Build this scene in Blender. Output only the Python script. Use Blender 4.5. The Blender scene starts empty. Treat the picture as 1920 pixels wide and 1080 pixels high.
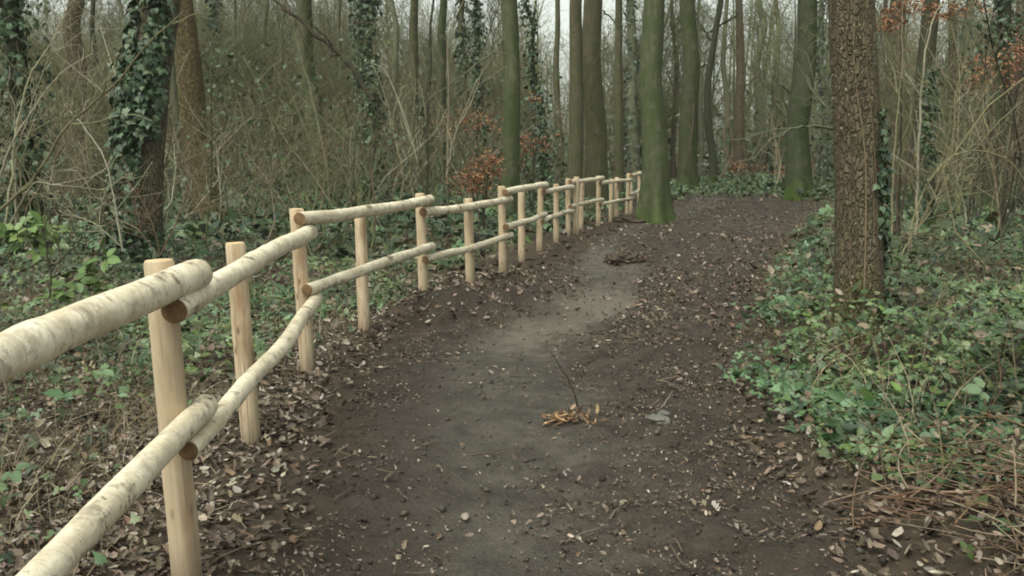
import bpy, math
import numpy as np

sc = bpy.context.scene
col = sc.collection
rng = np.random.default_rng(11)

# ---------------------------------------------------------------- camera, sky, sun, exposure
CAM_H, FPX, PITCH = 1.5, 1663.0, math.radians(8.11)
cam_data = bpy.data.cameras.new('camera')
cam_data.sensor_width = 36.0
cam_data.lens = 36.0 * FPX / 1920.0
cam_data.clip_end = 3000.0
cam = bpy.data.objects.new('camera', cam_data)
col.objects.link(cam)
cam.location = (0, 0, CAM_H)
cam.rotation_euler = (math.pi / 2 - PITCH, 0, 0)
sc.camera = cam

SUN_EL, SUN_ROT = math.radians(58), math.radians(215)
world = bpy.data.worlds.new('World')
sc.world = world
world.use_nodes = True
wn = world.node_tree
wn.nodes.clear()
w_out = wn.nodes.new('ShaderNodeOutputWorld')
w_bg = wn.nodes.new('ShaderNodeBackground')
w_sky = wn.nodes.new('ShaderNodeTexSky')
w_sky.sky_type = 'NISHITA'
w_sky.sun_disc = False
w_sky.sun_elevation = SUN_EL
w_sky.sun_rotation = SUN_ROT
w_sky.air_density = 1.0
w_sky.dust_density = 4.0
w_sky.ozone_density = 1.0
w_hs = wn.nodes.new('ShaderNodeHueSaturation')      # an overcast sky is nearly colourless
w_hs.inputs['Saturation'].default_value = 0.12
wn.links.new(w_sky.outputs[0], w_hs.inputs['Color'])
w_tint = wn.nodes.new('ShaderNodeMix'); w_tint.data_type = 'RGBA'; w_tint.blend_type = 'MULTIPLY'   # cloud light, slightly yellow-green as the photograph's
w_tint.inputs[0].default_value = 1.0; w_tint.inputs[7].default_value = (.95, 1.0, .895, 1)
wn.links.new(w_hs.outputs[0], w_tint.inputs[6])
wn.links.new(w_tint.outputs[2], w_bg.inputs[0])
w_bg.inputs[1].default_value = 0.15
wn.links.new(w_bg.outputs[0], w_out.inputs[0])

sun_data = bpy.data.lights.new('sun', 'SUN')
sun_data.energy = 0.8
sun_data.angle = math.radians(30)
sun_data.color = (1.0, 0.96, 0.90)
sun = bpy.data.objects.new('sun', sun_data)
col.objects.link(sun)
sun.rotation_euler = (math.pi / 2 - SUN_EL, 0, math.pi - SUN_ROT)

sc.view_settings.view_transform = 'Standard'
sc.view_settings.look = 'None'
sc.view_settings.exposure = 0.88
sc.view_settings.gamma = 1.0
sc.view_settings.use_curve_mapping = False
sc.render.engine = 'CYCLES'
sc.cycles.use_denoising = True
sc.cycles.max_bounces = 5
sc.cycles.diffuse_bounces = 3
sc.cycles.glossy_bounces = 2
sc.cycles.volume_bounces = 0
sc.cycles.caustics_reflective = False
sc.cycles.caustics_refractive = False
sc.cycles.filter_width = 1.9

# ---------------------------------------------------------------- small maths
def smooth(a, b, x):
    t = np.clip((np.asarray(x, float) - a) / (b - a), 0, 1)
    return t * t * (3 - 2 * t)

def _hash(ix, iy, s):
    h = (ix.astype(np.int64) * 374761393 + iy.astype(np.int64) * 668265263 + s * 1442695041) & 0xFFFFFFFF
    h = ((h ^ (h >> 13)) * 1274126177) & 0xFFFFFFFF
    return ((h ^ (h >> 16)) & 0xFFFFFF) / float(0xFFFFFF)

def vnoise(x, y, s=0):
    x = np.asarray(x, float); y = np.asarray(y, float)
    ix, iy = np.floor(x), np.floor(y)
    fx, fy = x - ix, y - iy
    fx = fx * fx * (3 - 2 * fx); fy = fy * fy * (3 - 2 * fy)
    a, b = _hash(ix, iy, s), _hash(ix + 1, iy, s)
    c, d = _hash(ix, iy + 1, s), _hash(ix + 1, iy + 1, s)
    return (a + (b - a) * fx) * (1 - fy) + (c + (d - c) * fx) * fy      # 0..1

def fbm(x, y, s=0, octaves=3):
    v, a, t = 0, 1.0, 0
    for k in range(octaves):
        v = v + a * vnoise(np.asarray(x) * 2 ** k + 17.3 * k, np.asarray(y) * 2 ** k - 9.1 * k, s + k)
        t += a; a *= 0.5
    return v / t

def unit(v):
    return v / np.maximum(np.linalg.norm(v, axis=-1, keepdims=True), 1e-9)

# the course of the fence (post feet) and the two edges of the trodden path, in metres
POSTS = [(-1.25, 0.15), (-1.23, 1.62), (-1.18, 3.06), (-1.41, 4.66), (-1.47, 6.27), (-1.31, 7.75), (-0.93, 9.30),
         (-0.50, 10.65), (-0.12, 12.00), (0.15, 13.45), (0.46, 14.95), (0.82, 16.40), (1.14, 17.90), (1.50, 19.35),
         (2.02, 20.75), (2.45, 22.10), (3.02, 23.35), (3.32, 24.80), (3.75, 26.3), (4.15, 27.8)]
FX = np.array([p[0] for p in POSTS]); FY = np.array([p[1] for p in POSTS])
def fence_x(y):
    return np.interp(y, np.r_[-40, FY, 45], np.r_[-0.3, FX, 9.0])
def edge_l(y):
    return np.interp(y, [-40, 0, 3, 6, 8, 10, 13, 17, 20, 24, 30, 36, 40, 46, 60], [-.2, -.55, -.85, -1.0, -.85, -.25, .55, 1.6, 2.3, 4.0, 5.8, 7.1, 8.0, 9.0, 12])
def edge_r(y):
    return np.interp(y, [-40, 0, 3.2, 4.3, 5.5, 7.2, 9.7, 14.9, 20, 25.7, 31, 36, 40, 46, 60], [1.5, 1.4, 1.4, 1.42, 1.55, 1.85, 2.6, 4.4, 6.4, 8.7, 9.6, 9.4, 9.5, 10, 12.5])
def track_c(y):
    return np.interp(y, [-40, 3.2, 5, 6.3, 7.9, 9.3, 12, 15.9, 19.6, 26, 34, 46], [.2, -.05, -.2, -.2, .24, .95, 1.37, 1.45, 2.2, 5.2, 7.6, 9.5])
def track_w(y):
    return np.interp(y, [0, 5, 8, 11, 20, 40], [1.0, .75, .6, .5, .7, .8])
def path_s(x, y):                       # > 0 on the path
    s = np.minimum(x - edge_l(y), edge_r(y) - x)
    s = s + (fbm(x * 1.3, y * 1.3, 5, 3) - .5) * .5
    return np.minimum(s, (35.5 - y) * .5 + (fbm(x * .45, y * .45, 6, 3) - .5) * 7)
def track_s(x, y):
    d = np.abs(x - track_c(y)) / track_w(y)
    return smooth(1.25, .35, d + (fbm(x * 1.1, y * 1.1, 8, 3) - .5) * 1.1)

MOUNDS = [(-.55, 8.3, .55, .26, .26), (.0, 8.8, .42, .22, .24), (-.9, 8.6, .3, .3, .10), (.18, 9.5, .4, .3, .13), (1.1, 3.6, .35, .5, .05), (-.5, 4.2, .3, .5, .05),
          (1.75, 6.2, .55, .12, .07), (2.0, 13.6, .9, .5, .06), (6.6, 27, 2.2, 1.5, .25), (8.0, 29, 1.5, 1.6, .15), (.75, 5.6, .5, .3, .05)]
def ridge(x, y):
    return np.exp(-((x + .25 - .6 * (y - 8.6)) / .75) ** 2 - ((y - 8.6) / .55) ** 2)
def hgt(x, y):
    x = np.asarray(x, float); y = np.asarray(y, float)
    r = np.clip(y - 18, 0, 160)
    z = 0.25 * (r / 22) ** 1.5
    s = path_s(x, y); on = smooth(-.1, .25, s)
    tr = track_s(x, y) * on
    z = z + (fbm(x / 2.7, y / 2.7, 21, 2) - .5) * .07
    rough = on * (1 - tr)
    z = z + (fbm(x * 2.2, y * 2.2, 22, 3) - .5) * (.03 + .14 * rough)
    z = z + (vnoise(x * 13, y * 13, 27) - .5) * (.012 + .042 * rough) + (vnoise(x * 27, y * 27, 28) - .5) * (.009 + .010 * rough)
    z = z - .03 * tr + (fbm(x * 4.5, y * 3.2, 25, 2) - .5) * .045 * tr
    z = z + smooth(0.05, 1.2, x - edge_r(y)) * .14
    for mx, my, sx, sy, h in MOUNDS:
        g = np.exp(-((x - mx) / sx) ** 2 - ((y - my) / sy) ** 2)
        z = z + h * g * (.6 + .8 * vnoise(x * 6, y * 6, 31))
    return z

def at_depth(px, py, d):                # a point of the photograph at ground distance d
    u = (px - 960) / FPX; v = (540 - py) / FPX
    cp, sp = math.cos(PITCH), math.sin(PITCH)
    dy, dz = cp + v * sp, -sp + v * cp
    t = d / dy
    return np.array([u * t, d, CAM_H + dz * t])
def ground_at(px, py):
    u = (px - 960) / FPX; v = (540 - py) / FPX
    cp, sp = math.cos(PITCH), math.sin(PITCH)
    dy, dz = cp + v * sp, -sp + v * cp
    d = -CAM_H / dz * dy
    for _ in range(12):
        z = float(hgt(u * d / dy, d))
        d = 0.5 * d + 0.5 * (z - CAM_H) / dz * dy
    p = at_depth(px, py, d); p[2] = float(hgt(p[0], p[1]))
    return p

# ---------------------------------------------------------------- mesh building
def raw_mesh(name, V, loops, sizes, colr=None, uv=None, smooth_shade=True, attrs=None):
    me = bpy.data.meshes.new(name)
    V = np.ascontiguousarray(V, dtype=np.float32).reshape(-1, 3)
    loops = np.ascontiguousarray(loops, dtype=np.int32).ravel()
    sizes = np.asarray(sizes, dtype=np.int32)
    me.vertices.add(len(V)); me.vertices.foreach_set('co', V.ravel())
    me.loops.add(len(loops)); me.loops.foreach_set('vertex_index', loops)
    me.polygons.add(len(sizes))
    me.polygons.foreach_set('loop_start', np.r_[0, np.cumsum(sizes)[:-1]].astype(np.int32))
    me.update(calc_edges=True)
    if smooth_shade:
        me.polygons.foreach_set('use_smooth', np.ones(len(sizes), bool))
    if colr is not None:
        a = me.attributes.new('Col', 'FLOAT_COLOR', 'POINT')
        c = np.ones((len(V), 4), np.float32); c[:, :3] = colr
        a.data.foreach_set('color', c.ravel())
    if uv is not None:
        l = me.uv_layers.new(name='UVMap')
        l.data.foreach_set('uv', np.ascontiguousarray(uv, np.float32).ravel())
    for k, val in (attrs or {}).items():
        a = me.attributes.new(k, 'FLOAT', 'POINT')
        a.data.foreach_set('value', np.ascontiguousarray(val, np.float32).ravel())
    return me

class Geo:
    """collects vertices and faces for one mesh"""
    def __init__(self):
        self.V, self.L, self.S, self.C, self.n = [], [], [], [], 0
    def add(self, V, faces, colr=(1, 1, 1)):
        V = np.asarray(V, float).reshape(-1, 3)
        for f in faces:
            f = np.asarray(f)
            if f.size == 0: continue
            self.L.append((f + self.n).ravel()); self.S.append(np.full(f.shape[0], f.shape[1]))
        c = np.asarray(colr, float)
        self.C.append(np.broadcast_to(c, (len(V), 3)) if c.ndim == 1 else c.reshape(-1, 3))
        self.V.append(V); self.n += len(V)
        return self
    def mesh(self, name, smooth_shade=True):
        return raw_mesh(name, np.concatenate(self.V), np.concatenate(self.L), np.concatenate(self.S),
                        np.concatenate(self.C), smooth_shade=smooth_shade)

def link(name, me, mat, parent=None, loc=None):
    o = bpy.data.objects.new(name, me)
    col.objects.link(o)
    if me is not None and mat is not None and len(me.materials) == 0:
        me.materials.append(mat)
    if parent is not None: o.parent = parent
    if loc is not None: o.location = [float(c) for c in loc]
    return o
def tag(o, label=None, cat=None, group=None, kind=None):
    if label: o['label'] = label
    if cat: o['category'] = cat
    if group: o['group'] = group
    if kind: o['kind'] = kind
    return o
def empty(name, loc, label, cat, group=None):
    return tag(link(name, None, None, None, loc), label, cat, group)

def tubes(P, R, S=4, cap=False):
    """N polylines of K points -> vertices and quads"""
    P = np.asarray(P, float); R = np.asarray(R, float)
    if P.ndim == 2: P = P[None]; R = R[None]
    N, K, _ = P.shape
    T = unit(np.gradient(P, axis=1))
    D = np.abs(unit(P[:, -1] - P[:, 0]))
    ref = np.eye(3)[np.argmin(D, axis=1)][:, None, :]
    A = unit(np.cross(T, ref)); B = np.cross(T, A)
    th = np.arange(S) * 2 * np.pi / S
    V = P[:, :, None, :] + R[:, :, None, None] * (A[:, :, None, :] * np.cos(th)[None, None, :, None] + B[:, :, None, :] * np.sin(th)[None, None, :, None])
    idx = np.arange(N * K * S).reshape(N, K, S)
    a = idx[:, :-1]; b = idx[:, 1:]
    F = np.stack([a, np.roll(a, -1, 2), np.roll(b, -1, 2), b], -1).reshape(-1, 4)
    return V.reshape(-1, 3), F
def per_tube(c, K, S):                  # (N,3) colours -> one per vertex
    return np.repeat(np.asarray(c, float), K * S, axis=0)

def frames(n_dir, yaw_dir):
    """leaf bases: y axis along yaw_dir made square to the normal n_dir"""
    n = unit(n_dir)
    y = unit(yaw_dir - np.sum(yaw_dir * n, -1, keepdims=True) * n)
    x = np.cross(y, n)
    return np.stack([x, y, n], axis=1)   # rows

def scatter(g, tmpl, pos, basis, size, colr):
    TV, TF = tmpl
    N, k = len(pos), len(TV)
    V = pos[:, None, :] + size[:, None, None] * np.einsum('kc,ncd->nkd', TV, basis)
    off = (np.arange(N) * k)[:, None, None]
    fs = [(np.asarray(f)[None] + off).reshape(-1, np.asarray(f).shape[1]) for f in TF]
    g.add(V, fs, np.repeat(colr, k, axis=0))

LEAF = (np.array([(0, 0, .02), (.26, .25, .09), (.25, .66, .10), (0, 1, .0), (-.25, .66, .08), (-.26, .25, .07), (0, .5, 0)]),
        [np.array([(0, 1, 6), (0, 6, 5)]), np.array([(1, 2, 3, 6), (6, 3, 4, 5)])])
CURL = (np.array([(0, 0, .1), (.22, .22, .2), (.24, .62, .22), (.03, 1, .25), (-.2, .66, .16), (-.26, .25, .06), (0, .5, 0)]), LEAF[1])
IVY = (np.array([(0, .3, .05), (0, -.02, 0), (.24, -.18, -.02), (.30, .05, 0), (.52, .22, -.06), (.26, .46, .0), (.20, .62, .0), (0, 1, -.08),
                 (-.20, .62, .0), (-.26, .46, .0), (-.52, .22, -.06), (-.30, .05, 0), (-.24, -.18, -.02)]),
       [np.array([(0, i, i + 1) for i in range(1, 12)] + [(0, 12, 1)])])
DIAMOND = (np.array([(0, 0, 0), (.32, .4, .06), (0, 1, -.05), (-.32, .4, .06)]), [np.array([(0, 1, 2), (0, 2, 3)])])
OAK = (np.array([(0, .45, 0), (0, 0, .04), (.10, .15, .03), (.24, .22, .12), (.13, .36, .04), (.30, .52, .14), (.14, .64, .04), (.22, .84, .12), (0, 1, .05),
                 (-.20, .80, .08), (-.13, .62, .03), (-.28, .48, .16), (-.12, .33, .03), (-.22, .20, .08), (-.08, .12, .02)]),
       [np.array([(0, i, i + 1) for i in range(1, 14)] + [(0, 14, 1)])])
def _bramble():
    V, F3, F4 = [], [], []
    for ang, sc_, off in ((0, 1.0, .25), (1.25, .8, .2), (-1.25, .8, .2)):
        v = LEAF[0].copy() * sc_; v[:, 0] *= 1.15
        v[:, 1] += off * .6
        c, s = math.cos(ang), math.sin(ang)
        v = np.stack([v[:, 0] * c + v[:, 1] * s, -v[:, 0] * s + v[:, 1] * c, v[:, 2] - .12 * v[:, 1] ** 2], 1)
        n = len(V) * 7
        F3.append(LEAF[1][0] + n); F4.append(LEAF[1][1] + n); V.append(v)
    return (np.concatenate(V), [np.concatenate(F3), np.concatenate(F4)])
BRAMBLE = _bramble()

def pick(colours, n, r=rng, jit=.18, weights=None):
    c = np.array(colours)[r.choice(len(colours), n, p=weights)]
    return np.clip(.88 * c * (1 + (r.random((n, 1)) - .5) * 2 * jit) * (1 + (r.random((n, 3)) - .5) * .12), .004, .9)

# ---------------------------------------------------------------- materials
class Mat:
    def __init__(self, name):
        self.m = bpy.data.materials.new(name); self.m.use_nodes = True
        self.t = self.m.node_tree; self.t.nodes.clear()
        self.out = self.t.nodes.new('ShaderNodeOutputMaterial')
        self.b = self.t.nodes.new('ShaderNodeBsdfPrincipled')
        self.t.links.new(self.b.outputs[0], self.out.inputs[0])
        self.rough(.8)
    def n(self, kind, ins=None, **props):
        nd = self.t.nodes.new('ShaderNode' + kind)
        for k, v in props.items(): setattr(nd, k, v)
        for k, v in (ins or {}).items(): self.set(nd.inputs[k], v)
        return nd
    def set(self, sock, v):
        if isinstance(v, bpy.types.NodeSocket): self.t.links.new(v, sock)
        elif isinstance(v, tuple) and len(v) == 3 and sock.type == 'RGBA': sock.default_value = (*v, 1)
        else: sock.default_value = v
    def rough(self, v, spec=.3):
        self.set(self.b.inputs['Roughness'], v); self.b.inputs['Specular IOR Level'].default_value = spec
    def noise(self, vec, scale, detail=4, rough=.55, dist=0.0):
        return self.n('TexNoise', {'Vector': vec, 'Scale': scale, 'Detail': detail, 'Roughness': rough, 'Distortion': dist}).outputs['Fac']
    def ramp(self, fac, a, b):
        return self.n('MapRange', {'Value': fac, 'From Min': a, 'From Max': b}, clamp=True).outputs[0]
    def mix(self, fac, a, b, mode='MIX'):
        nd = self.n('Mix', data_type='RGBA', blend_type=mode)
        self.set(nd.inputs[0], fac); self.set(nd.inputs[6], a); self.set(nd.inputs[7], b)
        return nd.outputs[2]
    def mul(self, a, b, op='MULTIPLY'):
        nd = self.n('Math', operation=op); self.set(nd.inputs[0], a); self.set(nd.inputs[1], b); return nd.outputs[0]
    def mapping(self, vec, scale):
        return self.n('Mapping', {'Vector': vec, 'Scale': scale}).outputs[0]
    def base(self, c): self.set(self.b.inputs['Base Color'], c)
    def bump(self, h, strength=.5, dist=.02):
        self.set(self.b.inputs['Normal'], self.n('Bump', {'Height': h, 'Strength': strength, 'Distance': dist}).outputs[0])

def mat_ground():
    m = Mat('woodland_soil'); pos = m.n('NewGeometry').outputs['Position']
    tr = m.n('Attribute', attribute_name='track').outputs['Fac']; on = m.n('Attribute', attribute_name='on').outputs['Fac']
    big = m.noise(pos, .9, 3); mid = m.noise(pos, 6, 5, .65); fine = m.noise(pos, 45, 4, .7)
    humus = m.mix(m.ramp(mid, .3, .7), (.030, .0225, .016), (.084, .066, .049))
    humus = m.mix(m.mul(m.ramp(fine, .55, .75), .6), humus, (.125, .102, .078))
    clay = m.mix(m.ramp(mid, .3, .75), (.060, .052, .041), (.132, .115, .092))
    clay = m.mix(m.mul(m.ramp(m.noise(pos, 2.4, 4, .65), .45, .6), .6), clay, (.055, .046, .036))
    clay = m.mix(m.mul(m.ramp(fine, .56, .74), .6), clay, (.034, .027, .020))
    wood = m.mix(m.ramp(mid, .3, .7), (.040, .028, .018), (.10, .072, .048))
    tr = m.ramp(m.mul(tr, m.mul(m.mul(mid, .5, 'SUBTRACT'), 1.3), 'ADD'), .15, .95)
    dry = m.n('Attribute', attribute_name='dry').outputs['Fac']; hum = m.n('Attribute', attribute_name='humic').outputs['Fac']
    clay = m.mix(m.ramp(m.mul(dry, m.mul(mid, .6, 'SUBTRACT'), 'ADD'), .1, .8), clay, (.165, .143, .112))
    soil = m.mix(tr, humus, clay)
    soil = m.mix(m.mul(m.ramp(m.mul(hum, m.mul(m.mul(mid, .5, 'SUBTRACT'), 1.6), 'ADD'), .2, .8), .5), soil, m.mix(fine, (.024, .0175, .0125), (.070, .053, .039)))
    c = m.mix(on, wood, soil)
    m.base(c)
    wet = m.ramp(m.noise(pos, 1.7, 3), .35, .7)
    m.rough(m.n('MapRange', {'Value': wet, 'To Min': .62, 'To Max': .9}).outputs[0], .3)
    m.bump(m.mul(m.mul(mid, 1.2), fine, 'ADD'), 1.0, .04)
    return m.m
def mat_vcol(name, rough=.75, spec=.25, noise_amt=.25, noise_scale=30):
    m = Mat(name); c = m.n('Attribute', attribute_name='Col').outputs['Color']
    if noise_amt:
        nz = m.noise(m.n('NewGeometry').outputs['Position'], noise_scale, 3)
        g = m.n('MapRange', {'Value': nz, 'From Min': .25, 'From Max': .75, 'To Min': 1 - noise_amt, 'To Max': 1 + noise_amt}).outputs[0]
        c = m.mix(1.0, c, m.n('CombineColor', {0: g, 1: g, 2: g}).outputs[0], 'MULTIPLY')
    m.base(c); m.rough(rough, spec)
    return m.m
def mat_bark(name, c_lo, c_hi, algae=(.07, .09, .03), algae_amt=.5, moss=(.055, .085, .018), moss_h=.5, plate=0.0, plate_scale=14, dark=(.02, .018, .012), stretch=.22, blotch=.55, fleck=0, bscale=9, side=0.0):
    m = Mat(name)
    tc = m.n('TexCoord').outputs['Object']
    v = m.mapping(tc, (1, 1, stretch))
    n1 = m.noise(v, bscale, 6, .68); n2 = m.noise(tc, 2.2, 3, .5, .6); n3 = m.noise(v, 60, 4, .6)
    c = m.mix(m.ramp(n1, .3, .7), c_lo, c_hi)
    c = m.mix(m.mul(m.ramp(n2, .42, .62), algae_amt), c, algae)
    if side:
        nx = m.n('SeparateXYZ', {0: m.n('NewGeometry').outputs['Normal']}).outputs[0]
        sf = m.ramp(m.mul(nx, m.mul(m.mul(n2, .5, 'SUBTRACT'), 2.2), 'ADD'), -.15, .45)
        c = m.mix(m.mul(sf, side), c, tuple(q * .62 for q in algae))
    c = m.mix(m.mul(m.ramp(n3, .5, .75), .35), c, dark)
    sp = m.noise(tc, 7, 2, .5)
    c = m.mix(m.mul(m.ramp(sp, .66, .72), blotch), c, dark)
    if fleck:
        fl = m.noise(m.mapping(tc, (1, 1, .6)), 85, 2, .5)
        c = m.mix(m.mul(m.ramp(fl, .60, .68), fleck), c, (.36, .30, .20))
    if plate:
        vo = m.n('TexVoronoi', {'Vector': m.mapping(m.n('VectorMath', {0: tc, 1: m.n('VectorMath', {0: m.n('TexNoise', {'Vector': v, 'Scale': 12.0, 'Detail': 3.0}).outputs['Color'], 'Scale': .12}, operation='SCALE').outputs[0]}, operation='ADD').outputs[0], (1, 1, .30)), 'Scale': plate_scale, 'Randomness': 1.0}, feature='DISTANCE_TO_EDGE')
        ed = m.ramp(vo.outputs['Distance'], .0, .16)
        c = m.mix(m.mul(m.mul(1.0, ed, 'SUBTRACT'), plate), c, dark)
        h = m.mul(m.mul(ed, 1.5), n3, 'ADD')
        m.bump(h, .9, .02)
    else:
        m.bump(m.mul(n1, n3, 'ADD'), .7, .02)
    z = m.n('SeparateXYZ', {0: tc}).outputs[2]
    zz = m.mul(z, m.mul(m.mul(n2, .5, 'SUBTRACT'), moss_h * 3.0), 'ADD')
    c = m.mix(m.mul(m.ramp(zz, moss_h, 0.0), .9), c, m.mix(n3, moss, tuple(q * 1.7 for q in moss)))
    m.base(m.mix(1.0, c, (.88, .90, .86), 'MULTIPLY')); m.rough(.85, .2)
    return m.m
def mat_rail():
    m = Mat('birch_bark_rail'); uv = m.n('UVMap').outputs[0]
    oi = m.n('ObjectInfo').outputs['Random']
    sh = m.n('VectorMath', {0: uv, 1: m.n('CombineXYZ', {0: 0.0, 1: m.mul(oi, 37.0), 2: m.mul(oi, 11.0)}).outputs[0]}, operation='ADD').outputs[0]
    base = m.mix(m.ramp(m.noise(m.mapping(sh, (2, 5, 1)), 1.0, 4, .6), .3, .7), (.62, .54, .385), (.82, .745, .59))
    tan = m.ramp(m.noise(m.mapping(sh, (2.0, 2.2, 1)), 1.0, 5, .65), .48, .62)
    c = m.mix(m.mul(tan, .5), base, (.40, .31, .20))
    len_ = m.ramp(m.noise(m.mapping(sh, (2.5, 48, 1)), 1.0, 3, .55), .60, .68)
    c = m.mix(m.mul(len_, .4), c, (.15, .105, .07))
    blot_n = m.noise(m.mapping(sh, (3, 9, 1)), 1.0, 5, .7)
    blot = m.mul(m.ramp(blot_n, .52, .60), m.ramp(m.noise(m.mapping(sh, (1.6, 1.8, 4)), 1.0, 3, .6), .40, .60))
    c = m.mix(m.mul(blot, .85), c, (.13, .092, .06))
    patch = m.ramp(m.noise(m.mapping(sh, (2.4, 3.2, 6)), 1.0, 4, .65), .46, .58)
    st1 = m.ramp(m.noise(m.mapping(sh, (4.2, 20, 9)), 1.0, 4, .65), .60, .64)
    st2 = m.ramp(m.noise(m.mapping(sh, (4.5, 70, 2)), 1.0, 2, .5), .60, .64)
    c = m.mix(m.mul(m.mul(st1, patch), .85), c, (.085, .058, .04))
    c = m.mix(m.mul(st2, .28), c, (.22, .165, .11))
    grey = m.ramp(m.noise(m.mapping(sh, (2.2, 8, 3)), 1.0, 5, .7), .53, .66)
    c = m.mix(m.mul(grey, .38), c, (.27, .22, .15))
    m.base(c); m.rough(.7, .25)
    m.bump(m.mul(blot_n, m.noise(m.mapping(sh, (8, 60, 1)), 1.0, 3), 'ADD'), .4, .01)
    return m.m
def mat_post():
    m = Mat('peeled_post_wood'); uv = m.n('UVMap').outputs[0]
    oi = m.n('ObjectInfo').outputs['Random']
    sh = m.n('VectorMath', {0: uv, 1: m.n('CombineXYZ', {0: m.mul(oi, 5.0), 1: m.mul(oi, 23.0), 2: m.mul(oi, 7.0)}).outputs[0]}, operation='ADD').outputs[0]
    g = m.noise(m.mapping(sh, (14, 1.6, 1)), 1.0, 4, .6)
    c = m.mix(m.ramp(g, .3, .7), (.44, .335, .22), (.62, .50, .36))
    red = m.ramp(m.noise(m.mapping(sh, (3, 1.7, 1)), 1.0, 4, .6), .52, .68)
    c = m.mix(m.mul(red, .75), c, (.25, .145, .075))
    kn = m.n('TexVoronoi', {'Vector': m.mapping(sh, (5, 5.5, 1)), 'Scale': 1.0}, feature='F1')
    k = m.ramp(kn.outputs['Distance'], .20, .09)
    c = m.mix(m.mul(k, .8), c, (.10, .05, .025))
    sp_ = m.ramp(m.noise(m.mapping(sh, (26, .9, 1)), 1.0, 2, .5), .66, .70)
    c = m.mix(m.mul(sp_, .6), c, (.12, .075, .045))
    alg = m.ramp(m.noise(m.mapping(sh, (2.2, 2.6, 2)), 1.0, 5, .7), .50, .70)
    c = m.mix(m.mul(alg, .45), c, (.26, .225, .135))
    c = m.mix(m.mul(oi, .5), c, (.34, .265, .17))
    low = m.ramp(m.mul(m.n('SeparateXYZ', {0: uv}).outputs[1], m.mul(g, .16), 'ADD'), .52, .30)
    c = m.mix(m.mul(low, .7), c, (.09, .065, .045))
    m.base(c); m.rough(.75, .2); m.bump(g, .3, .006)
    return m.m
def mat_cut(name, a, b):
    m = Mat(name); tc = m.n('TexCoord').outputs['Object']
    n = m.noise(tc, 25, 4); n2 = m.noise(tc, 110, 3)
    c = m.mix(m.ramp(n, .3, .7), a, b)
    m.base(m.mix(m.mul(m.ramp(n2, .5, .7), .4), c, tuple(q * .45 for q in a))); m.rough(.85, .15)
    m.bump(n2, .4, .004)
    return m.m
def mat_plain(name, a, b, scale=12, rough=.8, bump=.3):
    m = Mat(name); tc = m.n('TexCoord').outputs['Object']
    n = m.noise(tc, scale, 5, .6)
    m.base(m.mix(m.ramp(n, .3, .7), a, b)); m.rough(rough, .25); m.bump(n, bump, .01)
    return m.m

M_GROUND = mat_ground()
M_DEAD = mat_vcol('dead_leaf', .7, .3, .25, 60)
M_GREEN = mat_vcol('green_leaf', .5, .45, .2, 50)
M_IVY = mat_vcol('ivy_leaf', .46, .38, .2, 50)
M_STALK = mat_vcol('dry_stalk', .8, .2, .2, 20)
M_TWIG = mat_vcol('bare_twig', .85, .2, .25, 6)
M_RAIL, M_POST = mat_rail(), mat_post()
M_CUT = mat_cut('fresh_cut_birch', (.13, .078, .042), (.22, .135, .072))
M_CUTP = mat_cut('fresh_cut_post', (.50, .36, .20), (.62, .48, .30))
BARK = {
    'beech': mat_bark('beech_bark', (.064, .068, .036), (.152, .148, .096), (.070, .092, .034), .85, (.052, .078, .02), .45, side=.55),
    'beech_brown': mat_bark('brown_beech_bark', (.074, .066, .040), (.155, .134, .090), (.085, .095, .040), .7, (.06, .085, .025), .3, side=.4),
    'mossy': mat_bark('mossy_bark', (.052, .054, .028), (.118, .112, .070), (.056, .074, .026), .8, (.05, .075, .018), .7, side=.55),
    'rough': mat_bark('rough_brown_bark', (.082, .064, .046), (.225, .174, .126), (.145, .132, .072), .55, (.10, .095, .035), .5, .22, 34, (.048, .034, .024), .55, .5, .0, 17),
    'oak': mat_bark('oak_bark', (.135, .098, .050), (.225, .168, .092), (.120, .105, .040), .6, (.09, .09, .03), .3, .5, 24, (.045, .03, .018), .16, .2),
    'darkmossy': mat_bark('dark_mossy_bark', (.055, .060, .036), (.105, .102, .072), (.040, .062, .016), .55, (.05, .085, .016), .7, side=.75),
    'oakgrey': mat_bark('grey_oak_bark', (.115, .096, .066), (.21, .178, .128), (.11, .10, .055), .5, (.09, .09, .03), .3, .5, 26, (.04, .03, .02), .16, .2),
    'grey': mat_bark('grey_bark', (.125, .124, .082), (.200, .195, .138), (.112, .125, .065), .6, (.08, .10, .04), .2),
    'dark': mat_bark('dark_bark', (.040, .040, .026), (.075, .070, .048), (.050, .062, .024), .6, (.045, .07, .016), .6),
    'redbrown': mat_bark('red_brown_bark', (.115, .092, .062), (.185, .148, .105), (.120, .110, .060), .55, (.09, .085, .03), .2, .5, 14, (.05, .034, .024), .3, .2),
}

# ---------------------------------------------------------------- ground and path
def axis_steps(lo, d0, d1, hi, step, grow):
    a = [d0]
    while a[-1] < d1: a.append(a[-1] + step)
    s = step
    while a[-1] < hi: s *= grow; a.append(a[-1] + s)
    b = [d0]; s = step
    while b[-1] > lo: s *= grow; b.append(b[-1] - s)
    return np.array(b[:0:-1] + a)
gx = axis_steps(-420, -2.2, 2.6, 420, .034, 1.035)
gy = [1.6]
while gy[-1] < 60: gy.append(gy[-1] + max(.02, .0085 * gy[-1]))
while gy[-1] < 700: gy.append(gy[-1] * 1.06)
back = [1.6]; s = .05
while back[-1] > -120: back.append(back[-1] - s); s *= 1.12
gy = np.array(back[:0:-1] + gy)
X, Y = np.meshgrid(gx, gy)
Z = hgt(X, Y)
GV = np.stack([X, Y, Z], -1).reshape(-1, 3)
ps = path_s(X, Y)
on_a = smooth(-.12, .2, ps) * smooth(40, 33, Y)
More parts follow.
